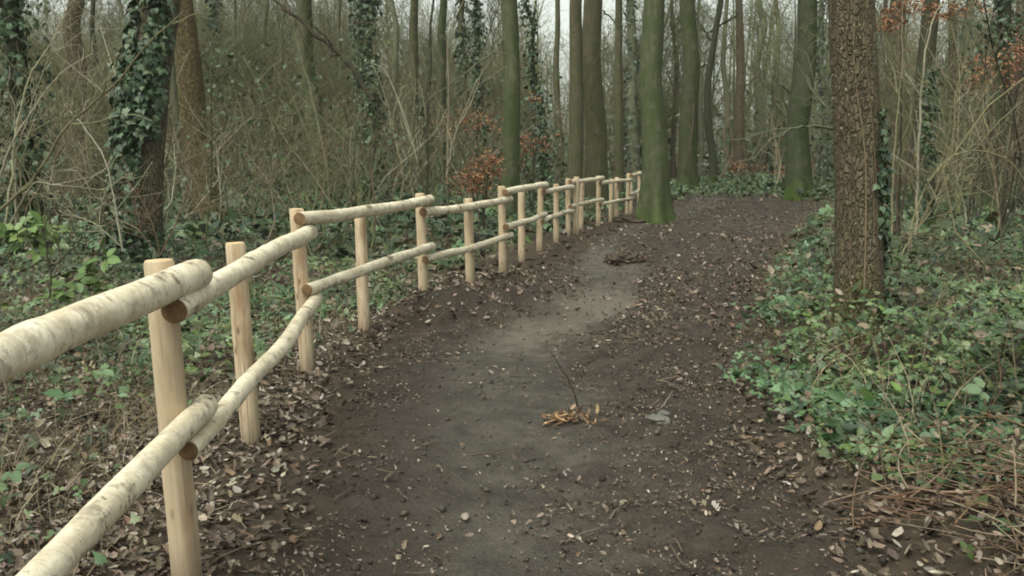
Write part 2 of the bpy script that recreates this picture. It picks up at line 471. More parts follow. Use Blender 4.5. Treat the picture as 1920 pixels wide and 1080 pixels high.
tr_a = track_s(X, Y) * on_a
dry_a = np.clip(np.exp(-((X - .95) / .75) ** 2 - ((Y - 9.3) / 1.5) ** 2) + .8 * np.exp(-((X - .15) / .6) ** 2 - ((Y - 7.6) / .8) ** 2) + .6 * np.exp(-((X - 1.5) / .7) ** 2 - ((Y - 14) / 2.5) ** 2), 0, 1) * on_a
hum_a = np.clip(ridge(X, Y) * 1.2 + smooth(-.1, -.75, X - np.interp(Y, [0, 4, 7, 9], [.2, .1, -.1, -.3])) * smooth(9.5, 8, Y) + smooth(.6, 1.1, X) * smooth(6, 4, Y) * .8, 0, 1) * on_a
ny, nx = X.shape
ii = np.arange(ny * nx).reshape(ny, nx)
Q = np.stack([ii[:-1, :-1], ii[:-1, 1:], ii[1:, 1:], ii[1:, :-1]], -1).reshape(-1, 4)
isp = (ps > 0).ravel()
fp = isp[Q].sum(1) >= 2
for nm, sel in (('ground', ~fp), ('path', fp)):
    q = Q[sel]; used, inv = np.unique(q, return_inverse=True)
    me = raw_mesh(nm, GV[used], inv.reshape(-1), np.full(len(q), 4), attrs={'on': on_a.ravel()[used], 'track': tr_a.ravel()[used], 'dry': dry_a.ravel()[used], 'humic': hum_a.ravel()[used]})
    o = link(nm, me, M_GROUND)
    tag(o, {'ground': 'brown woodland floor beside and beyond the path', 'path': 'dark muddy trodden path curving between fence and green bank'}[nm], kind='structure')

# ---------------------------------------------------------------- the fence
def disc(c, nrm, r, S=20, dome=.12):
    nrm = unit(np.asarray(nrm, float)); ref = np.eye(3)[np.argmin(np.abs(nrm))]
    a = unit(np.cross(nrm, ref)); b = np.cross(nrm, a)
    th = np.arange(S) * 2 * np.pi / S
    rings = [c + rr * r * (np.cos(th)[:, None] * a + np.sin(th)[:, None] * b) + nrm * hh * r for rr, hh in ((1, 0), (.93, dome * .7), (.5, dome))]
    V = np.concatenate(rings + [(c + nrm * dome * r)[None]])
    F4 = [(k * S + i, k * S + (i + 1) % S, (k + 1) * S + (i + 1) % S, (k + 1) * S + i) for k in range(2) for i in range(S)]
    F3 = [(2 * S + i, 2 * S + (i + 1) % S, 3 * S) for i in range(S)]
    return V, [np.array(F4), np.array(F3)]
def log_mesh(name, P, R, S=20, wob=.05, seed=0):
    """a round pole along P with knobbly radius and UV (turns, metres)"""
    K = len(P); V, F = tubes(P[None], np.ones((1, K)), S)
    L = np.r_[0, np.cumsum(np.linalg.norm(np.diff(P, axis=0), axis=1))]
    th = np.arange(S) * 2 * np.pi / S
    rad = R[:, None] * (1 + wob * 2 * (fbm(np.cos(th)[None] * 1.2 + seed * 3.1 + np.zeros((K, 1)), np.sin(th)[None] * 1.2 + L[:, None] * 3.5, 50 + seed, 3) - .5))
    V = (V.reshape(K, S, 3) - P[:, None]) * rad[:, :, None] + P[:, None]
    uvv = np.stack(np.broadcast_arrays((np.arange(S) / S)[None], L[:, None]), -1).reshape(-1, 2)
    uv = uvv[F.ravel()].reshape(-1, 4, 2).copy()
    wrap = (uv[:, :, 0].max(1) - uv[:, :, 0].min(1)) > .5
    uv[wrap] = np.where((uv[wrap] [:, :, :1] < .5) & (np.arange(2) == 0), uv[wrap] + 1, uv[wrap])
    return raw_mesh(name, V.reshape(-1, 3), F.ravel(), np.full(len(F), 4), uv=uv.reshape(-1, 2)), rad

def make_post(parent, org, foot, top, r, seed, red=False):
    P = np.linspace(np.array(foot) - [0, 0, .25], top, 14)
    P[1:-1, :2] += (np.random.default_rng(seed).random((12, 2)) - .5) * r * .06
    P = np.vstack([P[:-1], P[-2] + (P[-1] - P[-2]) * .93, P[-1]])
    R = np.full(len(P), r) * np.linspace(1.03, .97, len(P)); R[-1] *= .93
    me, _ = log_mesh('post', P - org, R, 20, .035, seed)
    o = link('post', me, M_POST, parent)
    g = Geo(); g.add(*disc(P[-1] - org, P[-1] - P[-3], R[-1] * .995, 20, .10))
    link('cut_end', g.mesh('cut_end'), M_CUTP, o)
    return o
def make_rail(parent, org, a, b, r0, r1, seed, sag=(0, 0)):
    r_ = np.random.default_rng(seed)
    t = np.linspace(0, 1, 60); P = a + (b - a) * t[:, None]
    bow = np.sin(np.pi * t)
    side = unit(np.cross(b - a, (0, 0, 1)))
    P = P + bow[:, None] * (side * sag[0] + np.array([0, 0, sag[1]]))
    P[:, 2] += (vnoise(t * 5, t * 0, seed) - .5) * .022 * bow
    P[:, :2] += ((vnoise(t * 4, t * 0 + 3, seed) - .5) * .03 * bow)[:, None] * side[:2]
    R = r0 + (r1 - r0) * t
    R = R * (1 + .10 * (vnoise(t * 9, t * 0, seed + 5) - .5))
    for kt in r_.random(4): R = R * (1 + .07 * np.exp(-((t - kt) / .012) ** 2))
    R[0] *= .95; R[-1] *= .95
    me, _ = log_mesh('rail', P - org, R, 22, .06, seed)
    o = link('rail', me, M_RAIL, parent)
    g = Geo(); g.add(*disc(P[0] - org, P[0] - P[1], R[0] * .995, 22, .06)); g.add(*disc(P[-1] - org, P[-1] - P[-2], R[-1] * .995, 22, .06))
    for k, (pp, dd, rr) in enumerate(((P[0], P[0] - P[1], R[0]), (P[-1], P[-1] - P[-2], R[-1]))):
        g = Geo(); g.add(*disc(pp - org, dd, rr * .995, 22, .06))
        link('cut_end', g.mesh('cut_end'), M_CUT, o)
    return o
forg = np.array([FX[2], FY[2], float(hgt(FX[2], FY[2]))])
fence = empty('fence', forg, 'long rustic fence of peeled round posts and pale birch pole rails along the path', 'fence')
POST_TOP = {1: 1.16, 2: 1.16, 3: 1.075, 4: 1.17, 5: 1.05, 6: 1.17, 7: 1.06, 8: 1.17, 9: 1.06}
LEAN = {2: (-.045, 0), 3: (-.05, .0), 4: (-.05, 0), 5: (-.015, 0), 6: (-.03, 0), 7: (-.025, 0), 8: (-.02, 0)}
FZ = np.array([float(hgt(x, y)) * .4 for x, y in POSTS])        # the rails even out the ground a little
FZ = np.array([.25 * (max(y - 18, 0) / 22) ** 1.5 for x, y in POSTS])
side_n = []
for i in range(len(POSTS)):
    a = np.array(POSTS[max(i - 1, 0)]); b = np.array(POSTS[min(i + 1, len(POSTS) - 1)])
    d = unit(b - a); side_n.append(np.array([d[1], -d[0], 0]))
tops = []
for i, (x, y) in enumerate(POSTS):
    g0 = float(hgt(x, y)); lx, ly = LEAN.get(i, tuple((rng.random(2) - .5) * .06))
    h = POST_TOP.get(i, 1.16 if i % 2 == 0 else 1.06 + .03 * rng.random())
    tp = np.array([x + lx, y + ly, FZ[i] + h]); tops.append(tp)
    make_post(fence, forg, (x, y, g0), tp, .052 if i < 7 else .050 + .006 * rng.random(), 100 + i)
    if i in (12, 15):       # doubled posts where the fence is braced
        x2, y2 = x + .16, y + .22
        make_post(fence, forg, (x2, y2, float(hgt(x2, y2))), (x2 + .01, y2, FZ[i] + h + .03), .06, 140 + i)
joints = list(range(0, len(POSTS), 2))
for level in (0, 1):
    for k in range(len(joints) - 1):
        i, j = joints[k], joints[k + 1]
        high = (k % 2 == 0)
        z = ((1.105 if high else 1.0), (.615 if high else .51))[level]
        pa = np.array([*POSTS[i], 0]) + side_n[i] * .076; pb = np.array([*POSTS[j], 0]) + side_n[j] * .076
        lean_f = z / 1.16
        pa[0] += (tops[i][0] - POSTS[i][0]) * lean_f; pb[0] += (tops[j][0] - POSTS[j][0]) * lean_f
        d = unit(pb - pa)
        pa = pa - d * (.10 + .05 * rng.random()); pb = pb + d * (.11 + .05 * rng.random())
        pa[2], pb[2] = FZ[i] + z + .01 * rng.standard_normal(), FZ[j] + z + .01 * rng.standard_normal()
        r0, r1 = (.050, .045) if rng.random() < .5 else (.045, .050)
        r0, r1 = {(0, 0): (.048, .057), (1, 0): (.051, .044), (0, 1): (.044, .054), (1, 1): (.037, .044), (0, 2): (.046, .050), (1, 2): (.041, .046),
                  (0, 3): (.046, .047), (1, 3): (.042, .042)}.get((level, k), (r0, r1) if level == 0 else (r0 - .005, r1 - .005))
        if k == 0: pa[2] = (1.0, .31)[level]
        sag = {(0, 0): (0, 0), (1, 0): (0, .01), (0, 1): (.03, .035), (1, 1): (.05, .03), (0, 2): (0, -.02)}.get((level, k), ((rng.random() - .5) * .06, (rng.random() - .6) * .05))
        make_rail(fence, forg, pa, pb, r0, r1, 200 + k * 2 + level, sag)
# far run of the same kind of fence, seen beyond the beeches
q0, q1 = ground_at(1296, 343), ground_at(1336, 342)
q0 = at_depth(1300, 343, 56); q1 = at_depth(1337, 343, 54)
for q in (q0, q1): q[2] = float(hgt(q[0], q[1]))
fence_b = empty('fence', q0, 'short far run of pale rail fence glimpsed between the distant beeches', 'fence')
for k, t in enumerate((.05, .5, .95)):
    f = q0 + (q1 - q0) * t; make_post(fence_b, q0, f, f + [0, 0, 1.1], .06, 300 + k)
for k, z in enumerate((1.05, .5)):
    make_rail(fence_b, q0, q0 + [0, -.1, z + .25], q1 + [0, -.1, z + .2], .06, .06, 310 + k)

# ---------------------------------------------------------------- trees
def branch_set(r_, P, R, n, t_rng, len_rng, K, up=.35, spread=.8, r_frac=.55, curl=.25, gravity=0.0):
    """children of a set of polylines: N*n new polylines"""
    N, Kp, _ = P.shape
    par = np.repeat(np.arange(N), n)
    t = r_.uniform(t_rng[0], t_rng[1], N * n) * (Kp - 1)
    i0 = np.clip(t.astype(int), 0, Kp - 2); f = (t - i0)[:, None]
    o = P[par, i0] * (1 - f) + P[par, i0 + 1] * f
    rad = (R[par, i0] * (1 - f[:, 0]) + R[par, i0 + 1] * f[:, 0]) * r_frac
    d0 = unit(P[par, i0 + 1] - P[par, i0])
    rd = unit(r_.standard_normal((N * n, 3)))
    rd = unit(rd - np.sum(rd * d0, -1, keepdims=True) * d0)
    d = unit(d0 * (1 - spread * .6) + rd * spread + np.array([0, 0, up]))
    L = r_.uniform(*len_rng, N * n) * (1.1 - .5 * t / (Kp - 1))
    s = np.linspace(0, 1, K)
    bend = unit(r_.standard_normal((N * n, 3))) * curl
    bend2 = unit(r_.standard_normal((N * n, 3))) * curl * .4
    pts = o[:, None] + L[:, None, None] * (d[:, None] * s[None, :, None] + bend[:, None] * (s ** 2)[None, :, None] + bend2[:, None] * np.sin(s * 7)[None, :, None] * s[None, :, None]
                                           + np.array([0, 0, up * .4 - gravity])[None, None] * (s ** 2)[None, :, None])
    rr = rad[:, None] * (1 - .8 * s)[None]
    return pts, rr

def crown_mesh(seed, twiggy=1.0):
    """bare winter crown that starts at the origin with radius 0.2 m"""
    r_ = np.random.default_rng(seed); g = Geo()
    s = np.linspace(0, 1, 9)
    lead = np.stack([.5 * np.sin(s * 3 + seed) * s, .5 * np.cos(s * 2.3 + seed) * s - .5 * s, 8.5 * s], 1)[None]
    lr = (.2 * (1 - .88 * s))[None]
    g.add(*[x if k == 0 else [x] for k, x in enumerate(tubes(lead, lr, 8))])
    l1, r1 = branch_set(r_, lead, lr, 11, (.02, .95), (3.0, 5.5), 8, .55, .8, .55, .22)
    V, F = tubes(l1, r1, 6); g.add(V, [F])
    l2, r2 = branch_set(r_, l1, r1, 7, (.2, 1), (1.1, 2.4), 5, .3, .8, .6, .25)
    V, F = tubes(l2, r2, 4); g.add(V, [F])
    l3, r3 = branch_set(r_, l2, np.maximum(r2, .012), int(9 * twiggy), (.1, 1), (.5, 1.1), 4, .15, .8, .65, .25)
    V, F = tubes(l3, np.maximum(r3, .004), 3); g.add(V, [F])
    return g.mesh('crown')
CROWNS = [crown_mesh(400 + k) for k in range(5)]

def axis_fn(ctrl):
    C = np.array(ctrl)                       # points along the trunk, rising
    def f(z):
        return np.stack([np.interp(z, C[:, 2], C[:, 0]), np.interp(z, C[:, 2], C[:, 1])], -1)
    return f

def ivy_leaves(g, r_, ax, rad, z0, z1, n, th_c, th_w, size, shag=.10, tmpl=IVY, colours=None, r_scale=1.0, cov=.36):
    z = z0 + (z1 - z0) * r_.random(n)
    th = th_c + th_w * (r_.random(n) * 2 - 1)
    # patchy cover
    keep = fbm(th * 1.5 + 5, z * 1.6, int(th_c * 7) + 61, 3) > cov
    z, th = z[keep], th[keep]; n = len(z)
    out = np.stack([np.cos(th), np.sin(th), np.zeros(n)], 1)
    p2 = ax(z); rr = np.interp(z, rad[0], rad[1]) * r_scale
    dep = shag * r_.random(n) ** 1.3 * (.5 + fbm(th * 2, z * 2.2, 77, 2))
    pos = np.column_stack([p2, z]) + out * (rr + .01 + dep)[:, None]
    nrm = out + .55 * r_.standard_normal((n, 3)) + np.array([0, 0, .35])
    yaw = np.array([0, 0, -1.0]) + .55 * r_.standard_normal((n, 3))
    c = pick(colours or [(.026, .052, .022), (.038, .072, .032), (.056, .096, .044), (.03, .054, .028), (.095, .14, .075)], n, r_)
    scatter(g, tmpl, pos, frames(nrm, yaw), size * (.6 + .7 * r_.random(n)), c)

tree_no = [0]
def make_tree(name, label, px_pts, d, width, bark='beech', cat='tree', flare=.45, lobes=5, taper=.35, ivy=None, limbs=None, group=None,
              crown=True, knob=.04, depth_lean=0.0, ivy_stems=0):
    """px_pts: points up the middle of the trunk in the photograph; d: how far off it stands"""
    tree_no[0] += 1; k = tree_no[0]; r_ = np.random.default_rng(1000 + k)
    base = at_depth(*px_pts[0], d); gz = float(hgt(base[0], d))
    pts = [at_depth(x, y, d) for x, y in px_pts]
    r0 = width * d / FPX / 2
    org = np.array([pts[0][0], d, gz])
    C = [np.array([pts[0][0], d, gz - .2])] + [p for p in pts if p[2] > gz + .15]
    dirv = unit(C[-1] - C[max(len(C) - 3, 0)])
    dirv = unit(dirv * .6 + np.array([0, 0, .6]))
    ztop = max(7.5, d * .20 + 1.5) if width > 27 or width < 10 else max(5.5, d * .135 + .8) * (1.0 if crown else .9)
    while C[-1][2] < ztop + gz: C.append(C[-1] + dirv * 1.2 + np.append(r_.standard_normal(2) * .02, 0))
    C = np.array(C) - org
    C[:, 1] += depth_lean * C[:, 2]
    wv = C[:, 2].clip(0); C[:, 0] += r0 * .28 * np.sin(wv * .9 + k) * np.clip(wv, 0, 1); C[:, 1] += r0 * .3 * np.sin(wv * .7 + 2 * k) * np.clip(wv, 0, 1)
    z_end = C[-1, 2]
    zz = np.r_[-.2, 0, .06, .13, .22, .34, .5, .75, 1.0, np.linspace(1.3, z_end, 26)]
    # smooth axis
    fine = np.linspace(C[0, 2], z_end, 120); ax0 = axis_fn(C)(fine)
    ker = np.hanning(13); ker /= ker.sum()
    sm = np.stack([np.convolve(np.pad(ax0[:, c], 6, mode='edge'), ker, 'valid') for c in (0, 1)], -1)
    ax = axis_fn(np.column_stack([sm, fine]))
    S = 26 if width > 30 else 16
    th = np.arange(S) * 2 * np.pi / S
    rz = r0 * (1 - taper * np.clip(zz, 0, None) / max(z_end, 1))
    fl = flare * np.exp(-np.clip(zz, 0, None) / (.55 * (r0 / .3) ** .5))
    ph = r_.random() * 6
    R = rz[:, None] * (1 + fl[:, None] * (.55 + .45 * np.cos(lobes * th + ph)[None] * .9 + .2 * np.cos(3 * th + 2 * ph)[None])
                       + knob * 2 * (fbm(np.cos(th)[None] * 1.5 + k * 2.7 + zz[:, None] * .3, np.sin(th)[None] * 1.5 + zz[:, None] * .9, 90 + k, 3) - .5))
    A = ax(zz)
    V = np.stack([A[:, None, 0] + R * np.cos(th), A[:, None, 1] + R * np.sin(th), zz[:, None] + 0 * R], -1)
    ii = np.arange(len(zz) * S).reshape(len(zz), S)
    a, b = ii[:-1], ii[1:]
    F = np.stack([a, np.roll(a, -1, 1), np.roll(b, -1, 1), b], -1).reshape(-1, 4)
    root = empty(name, org, label, cat, group)
    link('trunk', raw_mesh('trunk', V.reshape(-1, 3), F.ravel(), np.full(len(F), 4)), BARK[bark], root)
    rad = (zz, rz)
    if crown:
        c = link('crown', CROWNS[k % 5], None, root, (A[-1, 0], A[-1, 1], z_end - .05))
        c.data.materials.clear() if False else None
        s = float(np.clip(rz[-1] / .2 * 1.02, .2, 1.3))
        c.scale = (s, s, s); c.rotation_euler = (0, 0, r_.random() * 6.28)
    if ivy:
        g = Geo()
        for spec in (ivy if isinstance(ivy, list) else [ivy]):
            ivy_leaves(g, r_, ax, rad, *spec[:6], **spec[6])
        tag(link('ivy', g.mesh('ivy'), M_IVY, root), kind='stuff')
    if ivy_stems:
        g = Geo(); N = ivy_stems
        s = np.linspace(0, 1, 22); zt = r_.uniform(1.0, 3.6, N)
        t0 = r_.uniform(-2.7, -1.3, N)
        Zs = s[None] * zt[:, None]
        T = t0[:, None] + .35 * (fbm(Zs * .9 + 11 * np.arange(N)[:, None], Zs * 0, 71, 2) - .5) * 2
        Rr = np.interp(Zs, rad[0], rad[1] * (1 + flare * .5 * np.exp(-np.clip(zz, 0, None) / .4))) * .995
        A2 = ax(Zs.ravel()).reshape(N, 22, 2)
        P = np.stack([A2[..., 0] + Rr * np.cos(T), A2[..., 1] + Rr * np.sin(T), Zs], -1)
        V, F = tubes(P, np.repeat(r_.uniform(.004, .008, N)[:, None], 22, 1) * (1.1 - .7 * s)[None], 5)
        g.add(V, [F], per_tube(pick([(.15, .11, .07), (.20, .15, .10), (.10, .07, .045)], N, r_), 22, 5))
        tag(link('climbing_stem', g.mesh('climbing_stem'), M_TWIG, root), kind='stuff')
    for lm in (limbs or []):
        lp, lr, tw = lm
        P = np.array([at_depth(x, y, d + dd) for x, y, dd in lp]) - org
        tt = np.linspace(0, len(P) - 1, 14)
        P = np.stack([np.interp(tt, np.arange(len(P)), P[:, c]) for c in range(3)], 1)
        P[1:-1] += r_.standard_normal((12, 3)) * lr * .5
        Rr = lr * np.linspace(1, .25, 14)
        g = Geo(); V, F = tubes(P, Rr, 6); g.add(V, [F])
        if tw:
            b1, q1_ = branch_set(r_, P[None], Rr[None], tw, (.3, 1), (.4, 1.1), 5, .1, .7, .6, .3)
            V, F = tubes(b1, np.maximum(q1_, .003), 4); g.add(V, [F])
            b2, q2_ = branch_set(r_, b1, q1_, 3, (.2, 1), (.2, .5), 4, .1, .7, .7, .3)
            V, F = tubes(b2, np.maximum(q2_, .003), 3); g.add(V, [F])
        link('limb', g.mesh('limb'), BARK['grey' if lr < .03 else bark], root)
    return root
for c in CROWNS: c.materials.append(BARK['dark'])

FULL = (0, math.pi)
def IV(z0, z1, n, size=.1, shag=.1, th=-math.pi / 2, w=math.pi, **kw):
    return (z0, z1, n, th, w, size, dict(shag=shag, **kw))
PALE_IVY = [(.045, .075, .045), (.06, .09, .055), (.035, .06, .035), (.085, .115, .08)]

# the big named trunks
make_tree('rough_barked_tree', 'big red-brown trunk with rough bark standing in the green bank', [(1606, 680), (1603, 420), (1600, 250), (1597, 120), (1594, 0)], 6.9, 87, 'rough', flare=.30, taper=.25, knob=.055,
          ivy=[IV(.05, 1.8, 700, .050, .05, -.35, .85), IV(.0, 3.4, 320, .024, .012, -2.2, 1.2, tmpl=LEAF, colours=[(.12, .095, .055), (.14, .115, .065), (.09, .075, .04), (.10, .105, .05)])],
          limbs=[([(1560, 242, 0), (1525, 236, -.3), (1475, 246, -.6), (1440, 266, -.9)], .013, 3), ([(1556, 205, 0), (1530, 180, .3), (1494, 115, .6)], .008, 2)], ivy_stems=7)
make_tree('beech_tree', 'smooth olive-grey beech trunk with moss-green foot standing at the path edge', [(1229, 416), (1230, 300), (1226, 150), (1224, 0)], 22.3, 50, 'beech', flare=1.0)
make_tree('beech_tree', 'dark green-sided beech trunk with mossy foot between the path and the red-brown trunk', [(1500, 378), (1502, 250), (1507, 120), (1511, 0)], 31.5, 46, 'darkmossy', flare=.45,
          limbs=[([(1480, 175, -.5), (1468, 160, -1), (1462, 172, -1.2)], .03, 2)])
make_tree('beech_tree', 'moss-green beech trunk just behind and beyond the olive-grey one by the path', [(1289, 356), (1290, 250), (1293, 120), (1294, 0)], 38.5, 37, 'mossy', flare=.4)
make_tree('beech_tree', 'pale olive beech trunk behind the fence with reddish leaves either side', [(955, 420), (957, 300), (955, 150), (955, 0)], 19.8, 36, 'beech', flare=.25,
          limbs=[([(945, 75, 0), (932, 85, -.3), (926, 97, -.5), (862, 145, -.9), (800, 190, -1.4)], .028, 5)])
make_tree('beech_tree', 'brown-green trunk behind the fence, close left of a stouter brown one', [(1076, 398), (1077, 250), (1082, 120), (1083, 0)], 26, 30, 'beech_brown', flare=.25,
          limbs=[([(1092, 160, 0), (1112, 120, .2), (1128, 95, .3), (1140, 90, .4)], .03, 4)])
make_tree('beech_tree', 'stout brown trunk with a branch scar behind the braced fence posts', [(1117, 396), (1116, 250), (1113, 120), (1112, 0)], 27.5, 45, 'beech_brown', flare=.3,
          limbs=[([(1132, 20, 0), (1150, 40, -.3), (1165, 60, -.6), (1190, 105, -.9)], .03, 3)])
make_tree('beech_tree', 'slim olive trunk between the stout brown trunk and the path-side beech', [(1161, 385), (1162, 250), (1160, 120), (1158, 0)], 33, 19, 'beech_brown', flare=.3)
make_tree('ivy_clad_tree', 'thick brown trunk with a mantle of large dark ivy leaves at the far left', [(262, 512), (268, 400), (276, 300), (288, 150), (302, 0)], 12, 74, 'oakgrey', flare=.3, taper=.2,
          ivy=[IV(.0, 3.0, 1200, .10, .17, 3.75, 1.25), IV(1.8, 4.4, 1100, .10, .18, -2.0, 1.4), IV(0, 2.2, 900, .09, .15, 3.75, 1.05, cov=.2), IV(0, .6, 260, .08, .1, -1.6, 1.5)])
make_tree('leaning_oak', 'orange-brown trunk leaning left, right beside the thick ivy-clad trunk', [(400, 415), (390, 360), (369, 250), (350, 120), (334, 0)], 21, 52, 'oak', flare=.35, taper=.25,
          limbs=[([(372, 110, 0), (385, 98, -.4), (402, 88, -.8), (420, 62, -1.0)], .02, 4)])
make_tree('ivy_clad_tree', 'slender trunk fully cloaked in dark ivy left of the pale olive beech', [(692, 345), (691, 250), (688, 120), (684, 0)], 28, 26, 'dark', flare=.2,
          ivy=[IV(.2, 8.5, 3000, .13, .36)])
make_tree('ivy_clad_tree', 'ivy-smothered trunk at the left edge behind bare branches', [(46, 410), (44, 330), (28, 150), (14, 0)], 14.5, 40, 'dark', flare=.2,
          ivy=[IV(.0, 1.2, 350, .10, .22), IV(1.2, 5, 900, .11, .34, -1.2, 2.0)])
make_tree('crooked_tree', 'thin dark crooked tree beyond the moss-green beech', [(1337, 347), (1336, 300), (1327, 220), (1329, 150), (1340, 60), (1350, 0)], 42, 16, 'dark', flare=.4,
          limbs=[([(1331, 75, 0), (1318, 50, .3), (1308, 38, .5), (1302, 15, .6)], .07, 5), ([(1333, 60, 0), (1350, 48, .3), (1375, 35, .5), (1386, 20, .6)], .06, 5), ([(1324, 120, 0), (1310, 128, .2), (1300, 140, .2)], .05, 3)])
make_tree('beech_tree', 'brown straight trunk rising from orange leaves beyond the crooked tree', [(1384, 330), (1385, 250), (1388, 120), (1386, 0)], 47, 20, 'redbrown', flare=.5,
          limbs=[([(1393, 165, 0), (1412, 150, -.3), (1427, 135, -.6)], .05, 4)])
make_tree('ivy_clad_tree', 'dark trunk with an ivy side just right of the big red-brown trunk', [(1730, 345), (1734, 250), (1741, 120), (1747, 0)], 20, 36, 'dark', flare=.25,
          ivy=[IV(0, 3.4, 700, .095, .14, -.9, 1.3)])
make_tree('woodland_tree', 'pale brown slim trunk right of the dark ivy-sided one', [(1786, 330), (1786, 200), (1784, 100), (1781, 0)], 25, 20, 'redbrown', flare=.2)
make_tree('woodland_tree', 'short dark trunk under the reddish leaves at the right edge', [(1857, 365), (1860, 280), (1868, 180), (1876, 100), (1880, 0)], 19, 28, 'dark', flare=.25,
          ivy=[IV(3.2, 6.5, 900, .11, .7)])
make_tree('woodland_tree', 'broad dull red-brown trunk close behind the big rough-barked one', [(1690, 335), (1690, 200), (1688, 100), (1686, 0)], 33, 36, 'redbrown', flare=.25)
# slimmer trunks of the middle distance
slim = [
    ('broad pale brown trunk blurred behind bare branches left of the ivy mantle', [(140, 360), (142, 200), (146, 0)], 31, 44, 'redbrown', None),
    ('dark straight trunk between the ivy-smothered edge trunk and the ivy mantle', [(178, 350), (178, 200), (176, 0)], 34, 15, 'dark', None),
    ('faint grey pole-like trunk left of the ivy mantle top', [(232, 350), (232, 200), (232, 0)], 44, 12, 'grey', None),
    ('slim trunk with a scarf of ivy just right of the leaning oak', [(405, 345), (403, 200), (400, 0)], 36, 12, 'grey', IV(2, 8, 900, .15, .3)),
    ('pale grey trunk peeping out behind the leaning oak', [(380, 350), (374, 200), (362, 0)], 33, 14, 'grey', None),
    ('thin dark pole against the bright sky gap at upper left', [(497, 340), (497, 200), (497, 0)], 46, 8, 'dark', None),
    ('broad olive trunk under the slanting branch', [(590, 345), (585, 200), (572, 0)], 30, 42, 'beech', None),
    ('narrow grey-green trunk right beside the dark ivy column', [(742, 345), (742, 200), (738, 0)], 40, 16, 'grey', None),
    ('olive-brown trunk second right of the dark ivy column', [(778, 345), (778, 200), (776, 0)], 36, 26, 'beech_brown', None),
    ('olive trunk midway between the ivy column and the pale olive beech', [(828, 345), (829, 200), (830, 0)], 34, 24, 'beech', None),
    ('faint trunk dotted with ivy left of the pale olive beech', [(868, 345), (866, 200), (862, 0)], 43, 18, 'beech_brown', IV(2, 9, 600, .17, .25)),
    ('ivy-covered stem close left of the pale olive beech', [(905, 350), (900, 200), (893, 0)], 32, 14, 'dark', IV(1.0, 7.5, 1100, .13, .26)),
    ('dark bending stem hung with ivy right of the pale olive beech', [(1022, 360), (1012, 200), (992, 90), (986, 0)], 27, 12, 'dark', IV(.5, 6.5, 900, .11, .24)),
    ('faint brown trunk left of the pair behind the fence', [(1046, 350), (1045, 200), (1042, 0)], 42, 16, 'beech_brown', None),
    ('mottled pale green trunk seen just left of the path-side beech', [(1188, 350), (1187, 200), (1182, 0)], 46, 26, 'grey', IV(.5, 10, 500, .15, .12, colours=PALE_IVY)),
    ('slim brown trunk in the gap right of the path-side beech', [(1263, 340), (1263, 200), (1262, 0)], 50, 11, 'redbrown', None),
    ('pale slim trunk between the moss-green beech and the crooked tree', [(1313, 335), (1312, 200), (1310, 0)], 55, 10, 'grey', None),
    ('pale slim trunk between the crooked tree and the straight brown trunk', [(1360, 335), (1360, 200), (1363, 0)], 56, 13, 'grey', None),
    ('hazy pale grey trunk right of the straight brown one', [(1425, 335), (1425, 200), (1426, 0)], 60, 20, 'grey', None),
    ('hazy slim trunk left of the dark green-sided beech', [(1458, 335), (1458, 200), (1456, 0)], 58, 13, 'beech_brown', None),
    ('ivy-flecked pale trunk squeezed between green-sided beech and rough trunk', [(1541, 350), (1541, 200), (1543, 0)], 36, 14, 'grey', IV(.3, 8, 700, .12, .14, colours=PALE_IVY)),
    ('greyish trunk between the pale brown slim trunk and the right edge', [(1822, 330), (1822, 200), (1820, 0)], 32, 26, 'grey', None),
    ('brown trunk cut by the right edge of the view', [(1908, 335), (1908, 200), (1908, 0)], 30, 26, 'redbrown', None),
    ('thin red-brown trunk right of the rough-barked one', [(1664, 335), (1664, 200), (1664, 0)], 40, 13, 'redbrown', None),
    ('dark slanting pole near the olive-brown trunk', [(800, 330), (800, 150), (815, 0)], 25, 6, 'dark', None),
    ('thin grey pole left of the olive trunk under the slanting branch', [(528, 340), (530, 200), (534, 0)], 42, 9, 'grey', None),
    ('grey pole between the olive trunk and the ivy column', [(640, 340), (640, 200), (636, 0)], 44, 13, 'beech_brown', None),
    ('thin olive pole right of the slim ivy-scarfed trunk', [(445, 345), (443, 200), (440, 0)], 40, 10, 'beech', None),
    ('ivy-wrapped pole in the gap left of the leaning oak foot', [(330, 360), (328, 200), (322, 0)], 34, 16, 'grey', None),
]
sr = np.random.default_rng(77)
for lab, pp, d, w, bk, iv in slim:
    pp = [pp[0]] + [(np.interp(y_, [q[1] for q in pp[::-1]], [q[0] for q in pp[::-1]]) + sr.normal(0, 3.5), y_) for y_ in (280, 200, 120, 50)] + [(pp[-1][0] + sr.normal(0, 4), 0)]
    make_tree('woodland_tree', lab, pp, d, w, bk, flare=.35, taper=.45, knob=.09, ivy=[iv] if iv else None)

# slanting dead branch at the top, lodged between two trunks
def px_poly(pts, n):
    P = np.array([at_depth(x, y, d) for x, y, d in pts])
    t = np.linspace(0, len(P) - 1, n)
    return np.stack([np.interp(t, np.arange(len(P)), P[:, c]) for c in range(3)], 1)
def smooth_poly(P, it=2):
    P = P.copy()
    for _ in range(it): P[1:-1] = .25 * P[:-2] + .5 * P[1:-1] + .25 * P[2:]
    return P
TAN = [(.19, .172, .102), (.25, .228, .142), (.145, .132, .075)]
PALE = [(.29, .265, .185), (.35, .325, .235), (.235, .21, .14)]
OLIVE = [(.145, .156, .076), (.20, .205, .11), (.112, .12, .058)]
DARKT = [(.06, .05, .035), (.085, .07, .05), (.045, .04, .028)]
PINK = [(.17, .122, .085), (.21, .155, .11), (.13, .092, .062)]

